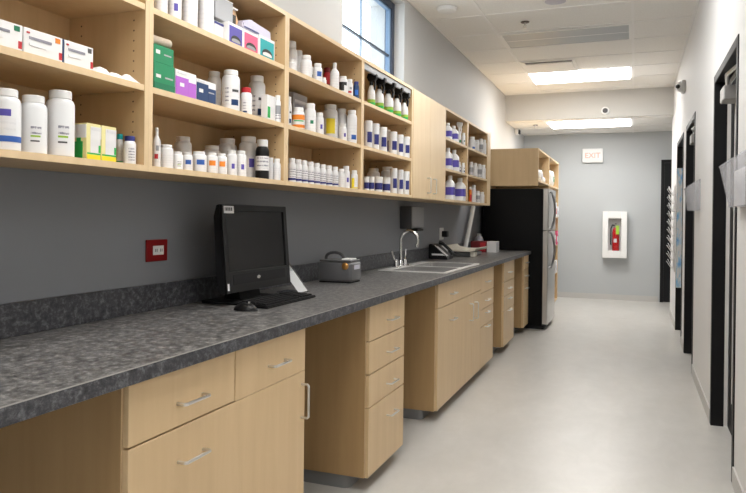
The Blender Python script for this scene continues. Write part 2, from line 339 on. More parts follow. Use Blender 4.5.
# smoke detector, sprinklers, small grille
bm = lathe(bmesh.new(), [(.058, ZC-.034), (.076, ZC-.026), (.084, ZC-.010), (.084, ZC)], 28, -1.50, 5.60)
o = tag(obj('smoke_detector', bm, 'white', angle=30), 'round white smoke detector on the ceiling by the left wall', 'smoke detector')
obj('base_ring', lathe(bmesh.new(), [(.09, ZC-.006), (.09, ZC)], 28, -1.50, 5.60), 'white', o)
def sprinkler(x, y, z, label):
    t = thing('fire_sprinkler', (x, y, z), label, 'sprinkler')
    obj('ceiling_plate', lathe(bmesh.new(), [(.035, z-.006), (.04, z)], 18, x, y), nmat('dark_bronze', (.06, .05, .04), .4, .6), t)
    bm = tube(bmesh.new(), [(x, y, z), (x, y, z-.028)], .008); tube(bm, [(x, y, z-.024), (x-.014, y, z-.036), (x, y, z-.05)], .003, 6); tube(bm, [(x, y, z-.024), (x+.014, y, z-.036), (x, y, z-.05)], .003, 6)
    obj('body', bm, 'steel', t); obj('deflector', lathe(bmesh.new(), [(.018, z-.054), (.018, z-.051)], 12, x, y), 'steel', t)
sprinkler(-.94, 6.22, ZC, 'small dark sprinkler head hanging from the high ceiling')
sprinkler(-1.40, 10.38, ZLOW, 'small sprinkler head in the low ceiling beyond the bulkhead')
t = thing('ceiling_speaker', (-.62, 5.70, ZC), 'flat round white speaker grille at the top edge of the ceiling', 'speaker')
obj('ring', lathe(bmesh.new(), [(.095, ZC-.004), (.10, ZC)], 28, -.62, 5.70), 'white', t); obj('grille', lathe(bmesh.new(), [(.078, ZC-.006), (.085, ZC-.004)], 28, -.62, 5.70), 'lilac_grey', t)
# bulkhead sensor
t = thing('motion_sensor', (-.39, YB0, 2.778), 'round white sensor with dark lens on the bulkhead face', 'sensor')
bm = lathe(bmesh.new(), [(.055, 0), (.05, .018), (.04, .026)], 24); bm.transform(Matrix.Translation((-.39, YB0, 2.778)) @ Matrix.Rotation(PI/2, 4, 'X')); obj('wall_mount', bm, 'white', t)
bm = lathe(bmesh.new(), [(.034, .026), (.03, .034), (.018, .040)], 20); bm.transform(Matrix.Translation((-.39, YB0, 2.778)) @ Matrix.Rotation(PI/2, 4, 'X')); obj('lens', bm, 'dark_grey', t)
# camera on right wall
t = thing('security_camera', (XR, 7.6, 2.64), 'white wall camera with black dome on the right wall', 'camera')
obj('mount', B(XR-.038, 7.50, 2.585, XR, 7.66, 2.70, bev=.008, seg=2), nmat('camera_grey', (.55, .54, .53), .4), t)
bm = lathe(bmesh.new(), [(.052, 0), (.054, .014), (.045, .034), (.026, .048), (.008, .053)], 20); bm.transform(Matrix.Translation((XR-.036, 7.56, 2.642)) @ Matrix.Rotation(-PI/2, 4, 'Y')); d = obj('dome', bm, 'white', t)
bm = lathe(bmesh.new(), [(.022, 0), (.02, .012), (.01, .016)], 16); bm.transform(Matrix.Translation((XR-.074, 7.50, 2.635)) @ Matrix.Rotation(PI/2+.3, 4, 'X')); obj('lens', bm, 'black', d)
t = thing('security_camera', (XL, 10.75, 2.63), 'small white and black camera high on the left wall past the bulkhead', 'camera')
obj('mount', B(XL, 10.70, 2.60, XL+.05, 10.82, 2.68, bev=.006), 'white', t); obj('lens', B(XL+.05, 10.715, 2.605, XL+.075, 10.80, 2.675, bev=.008), 'black', t)

# ================================================================ BACK WALL ITEMS
t = thing('exit_sign', (-.646, YEND, 2.21), 'white exit sign with pale red letters high on the grey end wall', 'sign')
obj('housing', B(-.805, YEND-.05, 2.212, -.487, YEND, 2.44, bev=.008, seg=2), 'white', t)
cu = bpy.data.curves.new('letters', 'FONT'); cu.body = 'EXIT'; cu.size = .118; cu.align_x = 'CENTER'; cu.align_y = 'CENTER'; cu.extrude = .001; cu.offset = .0018; cu.materials.append(M['exit_red'])
o = bpy.data.objects.new('letters', cu); COL.objects.link(o); o.parent = t; me = bpy.data.meshes.new_from_object(o); bpy.data.objects.remove(o); o = bpy.data.objects.new('letters', me); COL.objects.link(o); o.parent = t; o.location = Vector((-.646, YEND-.0515, 2.324))-Vector(t.location); o.rotation_euler = (PI/2, 0, 0)
t = thing('fire_extinguisher_cabinet', (-.29, YEND, .68), 'white framed wall cabinet holding the fire extinguisher', 'cabinet')
cx0, cx1, cz0, cz1 = -.475, -.107, .68, 1.42
ix0, ix1, iz0, iz1 = cx0+.085, cx1-.085, cz0+.115, cz1-.11
fy = YEND-.14
obj('frame', boxes([(cx0, fy, cz0, ix0, fy+.02, cz1), (ix1, fy, cz0, cx1, fy+.02, cz1), (ix0, fy, cz0, ix1, fy+.02, iz0), (ix0, fy, iz1, ix1, fy+.02, cz1)], .003), 'white', t)
obj('box', boxes([(cx0+.006, fy+.02, cz0+.006, ix0-.01, YEND, cz1-.006), (ix1+.01, fy+.02, cz0+.006, cx1-.006, YEND, cz1-.006), (ix0-.01, fy+.02, cz0+.006, ix1+.01, YEND, iz0-.01), (ix0-.01, fy+.02, iz1+.01, ix1+.01, YEND, cz1-.006), (ix0-.01, YEND-.006, iz0-.01, ix1+.01, YEND, iz1+.01)]), 'white', t)
obj('pane', B(ix0, fy+.008, iz0, ix1, fy+.011, iz1), 'cab_glass', t)
ex, ey = (ix0+ix1)/2+.015, YEND-.066; eb = iz0-.009
e = thing('fire_extinguisher', (ex, ey, eb), 'red fire extinguisher with black hose inside the white wall cabinet', 'fire extinguisher')
obj('cylinder', lathe(bmesh.new(), [(.045, eb), (.053, eb+.008), (.053, eb+.30), (.046, eb+.345), (.03, eb+.37), (.018, eb+.38)], 24, ex, ey), 'ext_red', e)
obj('valve', boxes([(ex-.018, ey-.018, eb+.38, ex+.018, ey+.018, eb+.425)], .004), 'nickel', e)
obj('handle', boxes([(ex-.012, ey-.058, eb+.43, ex+.012, ey+.03, eb+.442), (ex-.012, ey-.056, eb+.40, ex+.012, ey-.018, eb+.41)], .003), 'black', e)
obj('hose', tube(bmesh.new(), [(ex-.015, ey, eb+.405), (ex-.05, ey-.02, eb+.42), (ex-.072, ey-.03, eb+.36), (ex-.074, ey-.03, eb+.22), (ex-.072, ey-.03, eb+.10)], .011), 'black', e)
obj('tag', B(ex+.004, ey-.0565, eb+.27, ex+.05, ey-.0545, eb+.41), 'hivis', e, label='bright green inspection tag')
bm = arc_patch(bmesh.new(), .0538, eb+.14, eb+.2, -125, -70); bm.transform(Matrix.Translation((ex, ey, 0))); obj('label_panel', bm, 'card', e)

# ================================================================ RIGHT WALL ITEMS
def wall_pocket(y0, y1, zb, zt, pt, pb, label):
    """clear tapered document pocket on the right wall"""
    t = thing('document_pocket', (XR, (y0+y1)/2, zb), label, 'document holder')
    xw = XR-.003
    obj('mount_plate', B(xw, y0, zb, XR-.0005, y1, zt+.03), 'pocket_plastic', t)
    bm = bmesh.new()
    prism(bm, [(XR-pb, zb), (XR-pb-.003, zb), (XR-pt-.003, zt-.03), (XR-pt, zt-.03)], 'y', y0, y1)
    obj('front_plate', bm, 'pocket_plastic', t)
    for nm, yy in (('side_plate', y0), ('side_plate', y1-.003)):
        bm = bmesh.new(); prism(bm, [(xw, zb), (XR-pb, zb), (XR-pt, zt-.03), (XR-pt+.03, zt), (xw, zt+.03)], 'y', yy, yy+.003); obj(nm, bm, 'pocket_plastic', t)
    obj('bottom_plate', B(XR-pb, y0, zb-.003, xw, y1, zb), 'pocket_plastic', t)
    obj('rolled_rim', tube(bmesh.new(), [(XR-pt-.001, y0, zt-.03), (XR-pt-.001, y1, zt-.03)], .005), 'pocket_plastic', t)
    return t
wall_pocket(3.22, 3.655, 1.355, 1.575, .086, .045, 'large clear document pocket on the right wall before the nearest doorway')
wall_pocket(5.72, 6.14, 1.37, 1.575, .085, .062, 'smaller clear document pocket on the wall between the two nearest doorways')
tag(obj('document', B(XR-.030, 3.27, 1.357, XR-.027, 3.61, 1.52), 'card'), 'white sheet of paper inside the large clear wall pocket', 'paper')
tag(obj('sky_panel', B(XR-.004, 8.738, .50, XR+.082, 8.744, 1.90), 'sky_print'), 'blue sky and cloud printed panel at the far side of the farthest doorway', 'panel')
t = thing('leaflet_rack', (XR, 9.2, .67), 'wire leaflet rack fixed to the right wall past the last doorway', 'rack')
bm = bmesh.new()
for yy in (9.02, 9.34): tube(bm, [(XR-.005, yy, .66), (XR-.005, yy, 1.72)], .004, 6)
for k in range(11): tube(bm, [(XR-.007, 9.02, .68+k*.1), (XR-.007, 9.34, .68+k*.1)], .003, 6)
obj('wire_frame', bm, 'nickel', t)
for k in range(10):
    z = .70+k*.1
    bm = bmesh.new()
    for yy in (9.04, 9.32): tube(bm, [(XR-.006, yy, z), (XR-.035, yy, z-.005), (XR-.085, yy, z+.075)], .0035, 6)
    tube(bm, [(XR-.035, 9.04, z-.005), (XR-.035, 9.32, z-.005)], .003, 6); tube(bm, [(XR-.085, 9.04, z+.075), (XR-.085, 9.32, z+.075)], .0035, 6)
    obj('wire_pocket', bm, 'nickel', t)
ordn = ['first', 'second', 'third', 'fourth', 'fifth', 'sixth', 'seventh', 'eighth', 'ninth', 'tenth', 'eleventh', 'twelfth', 'thirteenth', 'fourteenth', 'fifteenth', 'sixteenth', 'seventeenth', 'eighteenth']
bm = bmesh.new(); prism(bm, [(XR-.028, .003), (XR-.0305, .003), (XR-.076, .105), (XR-.0725, .105)], 'y', 9.06, 9.30)
lf0 = obj('leaflet', bm, 'leaflet'); lz = lf0.location.z
for k in range(10):
    o = lf0 if k == 0 else lf0.copy()
    if k: COL.objects.link(o)
    o.location.z = .70+k*.1+.003
    tag(o, 'pale folded leaflet in the wall rack, %s from the bottom' % ordn[k], 'leaflet', 'leaflets in the wall rack')
# ================================================================ WALL SHELVING
T = .019
ZU0, ZU1 = 1.4219, 2.1838
SH = (1.6735, 1.9270)            # undersides of the two adjustable shelves
XB = XL+.001
def pin_holes(y, facing, x0=XU-.045, parent=None):
    bm = bmesh.new()
    for x in (XU-.045, XL+.06):
        z = ZU0+.06
        while z < ZU1-.05:
            s = .0032
            vs = [bm.verts.new((x+s*math.cos(k*PI/3), y, z+s*math.sin(k*PI/3))) for k in range(6)]
            bm.faces.new(vs if facing < 0 else vs[::-1]); z += .032
    return bm
def shelf_unit(y0, y1, label, end=0.):
    u = thing('wall_shelf_unit', (XB, (y0+y1)/2, ZU0), label, 'shelf unit', 'open maple shelf units along the wall')
    e = .0004
    for side, (a, b) in enumerate(((y0+e, y0+T), (y1-T, y1-e))):
        p = obj('side_panel', B(XB, a, ZU0, XU-.001, b, ZU1), 'maple_in_shaded', u)
        obj('edge_band', B(XU-.001, a, ZU0, XU, b, ZU1), 'maple_edge', p)
        obj('pin_holes', pin_holes(b+.0004 if side == 0 else a-.0004, 1 if side == 0 else -1), 'pinhole', p)
    for nm, z0 in (('bottom_panel', ZU0), ('top_panel', ZU1-T)):
        p = obj(nm, B(XB, y0+T, z0, XU-.001, y1-T, z0+T), 'maple_in_shaded', u); obj('edge_band', B(XU-.001, y0+T, z0, XU, y1-T, z0+T), 'maple_edge', p)
    obj('back_panel', B(XB, y0+T, ZU0+T, XB+.008, y1-T, ZU1-T), 'maple_in_shaded', u)
    for z in SH:
        p = obj('shelf', B(XB+.008, y0+T+.001, z, XU-.003, y1-T-.001, z+T), 'maple_in_shaded', u); obj('edge_band', B(XU-.003, y0+T+.001, z, XU-.002, y1-T-.001, z+T), 'maple_edge', p)
    if end: obj('end_filler', B(XB, y1, ZU0, XU, y1+end, ZU1), 'maple_edge', u)
    return u
BAY = {'a': (.846, 1.757), 'b': (1.757, 2.668), 'c': (2.668, 3.566), 'd': (3.566, 4.49), 'e': (5.36, 6.16), 'f': (6.16, 7.07)}
DESC = {'a': 'first open maple shelf unit on the wall, with flat white cartons and large white jars', 'b': 'open maple shelf unit holding the green cartons and the glove boxes',
        'c': 'open maple shelf unit beside the window with the red bottle and yellow labels', 'd': 'open maple shelf unit with the row of spray bottles on top',
        'e': 'narrow open maple shelf unit of white jugs just past the closed doors', 'f': 'last open maple shelf unit on the wall, next to the fridge'}
for k in BAY: shelf_unit(*BAY[k], DESC[k], end=.15 if k == 'f' else 0)
# double-door wall cabinet
def pull(bm, p0, p1, out, r=.0048):
    """bow handle between p0 and p1, standing out along +x"""
    p0, p1 = Vector(p0), Vector(p1); o = Vector((out, 0, 0)); d = (p1-p0).normalized()
    return tube(bm, [p0, p0+o*.8, p0+o+d*.006, p1+o-d*.006, p1+o*.8, p1], r, 8)
wc = thing('wall_cabinet', (XB, 4.925, ZU0), 'maple wall cabinet with two closed doors between the open shelf units', 'cabinet')
y0, y1 = 4.4905, 5.3595
for a, b in ((y0, y0+T), (y1-T, y1)): obj('side_panel', B(XB, a, ZU0, XU-.02, b, ZU1), 'maple', wc)
obj('bottom_panel', B(XB, y0+T, ZU0, XU-.02, y1-T, ZU0+T), 'maple', wc); obj('top_panel', B(XB, y0+T, ZU1-T, XU-.02, y1-T, ZU1), 'maple', wc)
for a, b, hy in ((y0+.018, 4.932, 4.865), (4.936, y1-.002, 5.02)):
    d = obj('door', B(XU-.0195, a, ZU0+.002, XU, b, ZU1-.002, bev=.001), 'maple_edge', wc)
    obj('handle', pull(bmesh.new(), (XU, hy, 1.47), (XU, hy, 1.58), .028), 'nickel', d)
obj('filler_strip', B(XU-.0195, y0, ZU0, XU-.003, y0+.017, ZU1), 'maple_edge', wc)
tag(obj('label_rail', B(XU-.020, 3.60, 2.128, XU-.006, 4.46, 2.163, bev=.002), 'card_grey'), 'grey rail across the top of the spray bottle shelf', 'rail')

# ================================================================ BASE CABINETS
ZB, ZCAB = .066, .8745
PX = -1.245
def base_cab(y0, y1, label, fronts, plinth=(0., 0.)):
    """fronts: (kind, y0, y1, z0, z1, [(orient, centre y, centre z), ...])"""
    c = thing('base_cabinet', (XB, (y0+y1)/2, 0), label, 'cabinet', 'maple base cabinets under the counter')
    xf = XF-.018
    for a, b in ((y0, y0+T), (y1-T, y1)): 
        p = obj('side_panel', B(XB+.024, a, ZB, xf-.002, b, ZCAB), 'maple_side_shaded', c); obj('edge_band', B(xf-.002, a, ZB, xf-.001, b, ZCAB), 'maple_edge', p)
    obj('bottom_panel', B(XB+.024, y0+T, ZB, xf-.001, y1-T, ZB+T), 'maple_side_shaded', c)
    obj('back_panel', B(XB+.018, y0, ZB, XB+.024, y1, ZCAB), 'maple_side_shaded', c)
    obj('face_rail', B(xf-.02, y0+T, ZCAB-.04, xf-.0015, y1-T, ZCAB), 'maple_side_shaded', c)
    bm = bmesh.new(); r = .035
    pts = [(XB+.01, y0+.012)] + [(PX-r+r*math.sin(t), y0+.012+r-r*math.cos(t)) for t in [k*PI/8 for k in range(5)]] + [(PX-r+r*math.cos(t), y1-.012-r+r*math.sin(t)) for t in [k*PI/8 for k in range(5)]] + [(XB+.01, y1-.012)]
    prism(bm, pts, 'z', 0, ZB-.0005); obj('toe_kick', bm, 'plinth', c)
    for kind, a, b, z0, z1, hs in fronts:
        f = obj(kind, B(xf, a, z0, XF, b, z1, bev=.0012), 'maple', c)
        for o, cy, cz in hs:
            if o == 'h': obj('handle', pull(bmesh.new(), (XF, cy-.072, cz), (XF, cy+.042, cz), .028), 'nickel', f)
            else: obj('handle', pull(bmesh.new(), (XF, cy, cz-.062), (XF, cy, cz+.062), .03), 'nickel', f)
    return c
g = .0026
base_cab(1.334, 2.294, 'wide maple base cabinet with two drawers above one wide front, nearest the viewer',
    [('drawer', 1.338, 1.813-g, .712+g, .868, [('h', 1.60, .776)]), ('drawer', 1.813+g, 2.292, .708+g, .868, [('h', 2.09, .780)]), ('door', 1.338, 2.292, .07, .712-g, [('h', 1.605, .617), ('v', 2.265, .602)])])
base_cab(2.955, 3.475, 'narrow maple cabinet of four drawers beside the kneehole under the computer',
    [('drawer', 2.958, 3.472, .703+g, .868, [('h', 3.27, .775)]), ('drawer', 2.958, 3.472, .549+g, .703-g, [('h', 3.27, .616)]), ('drawer', 2.958, 3.472, .394+g, .549-g, [('h', 3.27, .457)]), ('drawer', 2.958, 3.472, .068, .394-g, [('h', 3.28, .296)])])
Z4 = ((.680, .868, .762), (.546, .680, .608), (.406, .546, .508), (.068, .406, .392))
base_cab(4.142, 5.955, 'long maple sink cabinet with doors and a stack of drawers',
    [('drawer', 4.145, 5.428, .711+g, .868, [('h', 4.51, .779)]), ('door', 4.145, 5.112-g, .07, .711-g, [('h', 4.51, .605), ('v', 5.03, .583)]), ('door', 5.112+g, 5.428, .07, .711-g, [('v', 5.20, .577)])]
    + [('drawer', 5.432, 5.952, a+g, b-(g if b < .86 else 0), [('h', 5.67, h)]) for a, b, h in Z4])
base_cab(6.46, 7.06, 'narrow maple cabinet of four drawers beyond the sink cabinet',
    [('drawer', 6.463, 7.057, a+g, b-(g if b < .86 else 0), [('h', 6.76, h)]) for a, b, h in Z4])
base_cab(7.695, 8.07, 'last slim maple base cabinet against the black fridge',
    [('drawer', 7.698, 8.067, .716+g, .868, [('h', 7.88, .79)]), ('drawer', 7.698, 8.067, .555+g, .716-g, [('h', 7.88, .64)]), ('door', 7.698, 8.067, .068, .555-g, [('h', 7.88, .50)])])

# ================================================================ WORKTOP
SX0, SX1, SY0, SY1 = -1.655, -1.165, 4.42, 5.45           # sink outline
ct = thing('countertop', (XL, 4.2, ZCT-.038), 'long dark slate-grey laminate countertop along the left wall', 'countertop')
CY0, CY1 = .30, 8.085
e = .012
z0, z1 = .876, ZCT
obj('slab', boxes([(XL+.001, CY0, z0, XC-.0015, SY0+e, z1), (XL+.001, SY1-e, z0, XC-.0015, CY1, z1), (XL+.001, SY0+e, z0, SX0+e, SY1-e, z1), (SX1-e, SY0+e, z0, XC-.0015, SY1-e, z1)]), 'counter', ct)
bm = bmesh.new(); prism(bm, [(XC-.0014, z0), (XC, z0+.001), (XC, z1-.006), (XC-.0014, z1-.0005)], 'y', CY0, CY1)
obj('front_edge', bm, 'counter_edge', ct)
obj('edge_line', B(XC-.0095, CY0, z1-.0002, XC-.0008, CY1, z1+.0004), nmat('pale_edge_laminate', (.30, .29, .28), .3), ct)  # thin paler line along the counter's front edge
obj('backsplash', B(XL+.0015, CY0, z1, XL+.02, CY1, z1+.102, bev=.002), 'counter_edge', ct)

# sink
sk = thing('sink', ((SX0+SX1)/2, (SY0+SY1)/2, ZCT), 'double bowl stainless steel sink set into the dark counter', 'sink')
bm = bmesh.new()
bx0, bx1 = SX0+.085, SX1-.03
b1, b2 = (SY0+.03, 4.92), (4.95, SY1-.03)
zr0, zr1 = ZCT+.0008, ZCT+.007
for b in ((SX0, SY0, zr0, bx0, SY1, zr1), (bx1, SY0, zr0, SX1, SY1, zr1), (bx0, SY0, zr0, bx1, b1[0], zr1), (bx0, b1[1], zr0, bx1, b2[0], zr1), (bx0, b2[1], zr0, bx1, SY1, zr1)): box(bm, *b)
obj('rim', bm, 'sinksteel', sk)
for a, b in (b1, b2):
    bm = bmesh.new(); d = .17; zz = ZCT+.001-d; t = .02
    top = [bm.verts.new(p) for p in ((bx0, a, zr1-.001), (bx1, a, zr1-.001), (bx1, b, zr1-.001), (bx0, b, zr1-.001))]
    bot = [bm.verts.new(p) for p in ((bx0+t, a+t, zz), (bx1-t, a+t, zz), (bx1-t, b-t, zz), (bx0+t, b-t, zz))]
    for i in range(4): bm.faces.new((top[i], bot[i], bot[(i+1) % 4], top[(i+1) % 4]))
    bm.faces.new(bot[::-1])
    bmesh.ops.bevel(bm, geom=[ed for ed in bm.edges if not ed.is_boundary], offset=.018, segments=3, affect='EDGES')
    bw = obj('bowl', bm, 'bowlsteel_shaded', sk)
    obj('drain', lathe(bmesh.new(), [(.04, zz+.0012), (.034, zz+.004), (.012, zz+.002)], 20, (bx0+bx1)/2, (a+b)/2), 'chrome', bw)
# faucet
fx, fyy, fz = SX0+.042, 4.785, zr1+.0005
fc = thing('faucet', (fx, fyy, fz), 'chrome gooseneck faucet with two lever handles on the sink', 'faucet')
obj('base_plate', B(fx-.026, fyy-.125, fz, fx+.026, fyy+.125, fz+.012, bev=.005, seg=2), 'chrome', fc)
pts = [(fx, fyy, fz+.012), (fx, fyy, fz+.20)]
R = .066
for k in range(1, 13): a = PI*k/12*1.08; pts.append((fx+R-R*math.cos(a), fyy, fz+.20+R*math.sin(a)))
pts.append((pts[-1][0]-.006, fyy, pts[-1][2]-.03))
sp = obj('spout', tube(bmesh.new(), pts, .0115, 12), 'chrome', fc)
obj('collar', lathe(bmesh.new(), [(.022, fz+.012), (.02, fz+.035), (.014, fz+.05)], 18, fx, fyy), 'chrome', sp)
q = pts[-1]; obj('aerator', lathe(bmesh.new(), [(.0135, q[2]-.006), (.0135, q[2]+.016)], 14, q[0]-.001, q[1]), 'chrome', sp)
for s in (-1, 1):
    yy = fyy+s*.10
    h = obj('handle', lathe(bmesh.new(), [(.019, fz+.012), (.017, fz+.04), (.014, fz+.052), (.008, fz+.056)], 16, fx, yy), 'chrome', fc)
    obj('lever', tube(bmesh.new(), [(fx, yy, fz+.05), (fx-.006, yy+s*.02, fz+.062), (fx-.012, yy+s*.05, fz+.10), (fx-.013, yy+s*.055, fz+.125)], [.008, .0075, .007, .009], 8), 'chrome', h)
# soap dispenser box on the wall
dp = thing('paper_towel_dispenser', (XL, 5.33, 1.19), 'grey metal wall dispenser above the sink', 'dispenser')
obj('housing', B(XL+.0005, 5.17, 1.195, XL+.097, 5.50, 1.377, bev=.006, seg=2), nmat('dark_grey_metal', (.10, .10, .105), .4, .6), dp)
obj('front_cover', B(XL+.0975, 5.175, 1.20, XL+.104, 5.495, 1.372, bev=.003), nmat('grey_metal_cover', (.33, .33, .335), .4, .5), dp)
obj('outlet_lip', B(XL+.03, 5.25, 1.178, XL+.125, 5.42, 1.1945, bev=.004), 'black', dp)

# ================================================================ FRIDGE AND TALL SHELVES
FY0, FY1 = 8.105, 8.875
fx0, fx1, fxd = -1.70, -.995, -.93
fr = thing('refrigerator', (-1.35, 8.49, 0), 'black-sided fridge freezer with stainless doors at the counter end', 'refrigerator')
obj('body', B(fx0, FY0, .045, fx1, FY1, 1.640, bev=.006, seg=2), 'fridge_black', fr)
obj('base_grille', boxes([(fx0+.02, FY0+.02, .0, fx1+.02, FY1-.02, .044)] + [(fx1+.02, FY0+.03, .008+k*.012, fx1+.026, FY1-.03, .014+k*.012) for k in range(3)]), 'black_soft', fr)
def fdoor(z0, z1, nm, hz0, hz1, lab):
    bm = bmesh.new(); r = .022
    pts = [(fx1+.006, FY0+.001), (fxd-r*.4, FY0+.001)] + [(fxd-.012+.012*math.sin(t), FY0+.001+r-r*math.cos(t)) for t in [k*PI/10 for k in range(1, 6)]] + [(fxd+.006, (FY0+FY1)/2)] + [(fxd, FY1-.024), (fxd-.004, FY1-.008), (fxd-.015, FY1-.001), (fx1+.006, FY1-.001)]
    prism(bm, pts, 'z', z0, z1); d = obj(nm, bm, 'fridge_steel', fr)
    obj('gasket', B(fx1, FY0+.012, z0+.01, fx1+.0065, FY1-.012, z1-.01), 'black_soft', d)
    hy = FY0+.10; n = 10; up = hz1 > hz0
    pts = []
    for k in range(n+1):
        t = k/n; pts.append((fxd+.062*math.sin(PI*(.06+.88*t))**.6, hy, hz0+(hz1-hz0)*t))
    pts = [(fxd-.002, hy, hz0)] + pts + [(fxd-.002, hy, hz1)]
    obj('handle', tube(bmesh.new(), pts, .013, 10), nmat('dark_steel_handle', (.30, .30, .30), .3, 1.), d)
fdoor(1.155, 1.640, 'freezer_door', 1.175, 1.60, '')
fdoor(.062, 1.147, 'fridge_door', .72, 1.125, '')
obj('hinge_cover', B(fx1-.03, FY1-.09, 1.6405, fx1+.05, FY1-.02, 1.658, bev=.004), 'black_soft', fr)
XT = -1.052
def tall(y0, y1, z0, z1, levels, label, shelf_mat='maple', extra_bottom=True, name='tall_bookcase'):
    u = thing(name, (XB, (y0+y1)/2, z0), label, 'shelf unit')
    for a, b in ((y0, y0+T), (y1-T, y1)):
        p = obj('side_panel', B(XB, a, z0, XT-.001, b, z1), 'maple', u); obj('edge_band', B(XT-.001, a, z0, XT, b, z1), 'maple_edge', p)
    p = obj('top_panel', B(XB, y0+T, z1-T, XT-.001, y1-T, z1), 'maple', u); obj('edge_band', B(XT-.001, y0+T, z1-T, XT, y1-T, z1), 'maple_edge', p)
    obj('back_panel', B(XB, y0+T, z0, XB+.008, y1-T, z1-T), 'maple_side_shaded', u)
    for z in levels:
        p = obj('shelf', B(XB+.008, y0+T, z-T, XT-.001, y1-T, z), 'maple', u); obj('edge_band', B(XT-.001, y0+T, z-T, XT, y1-T, z), 'maple_edge', p)
    return u
tall(8.095, 9.19, 1.672, 2.113, (1.742,), 'open maple cupboard above the fridge with a plain side panel', name='over_fridge_cupboard')
tall(9.192, 10.39, .10, 2.113, (.12, .52, .92, 1.32, 1.742), 'tall open maple bookcase behind the fridge')

tc_ = bpy.data.objects['tall_bookcase']
obj('toe_kick', B(XB+.01, 9.215, 0, XT-.06, 10.37, .0995), 'plinth', tc_)

# ================================================================ SHELF CONTENTS
ZS = (ZU0+T+.0006, SH[0]+T+.0006, SH[1]+T+.0006)
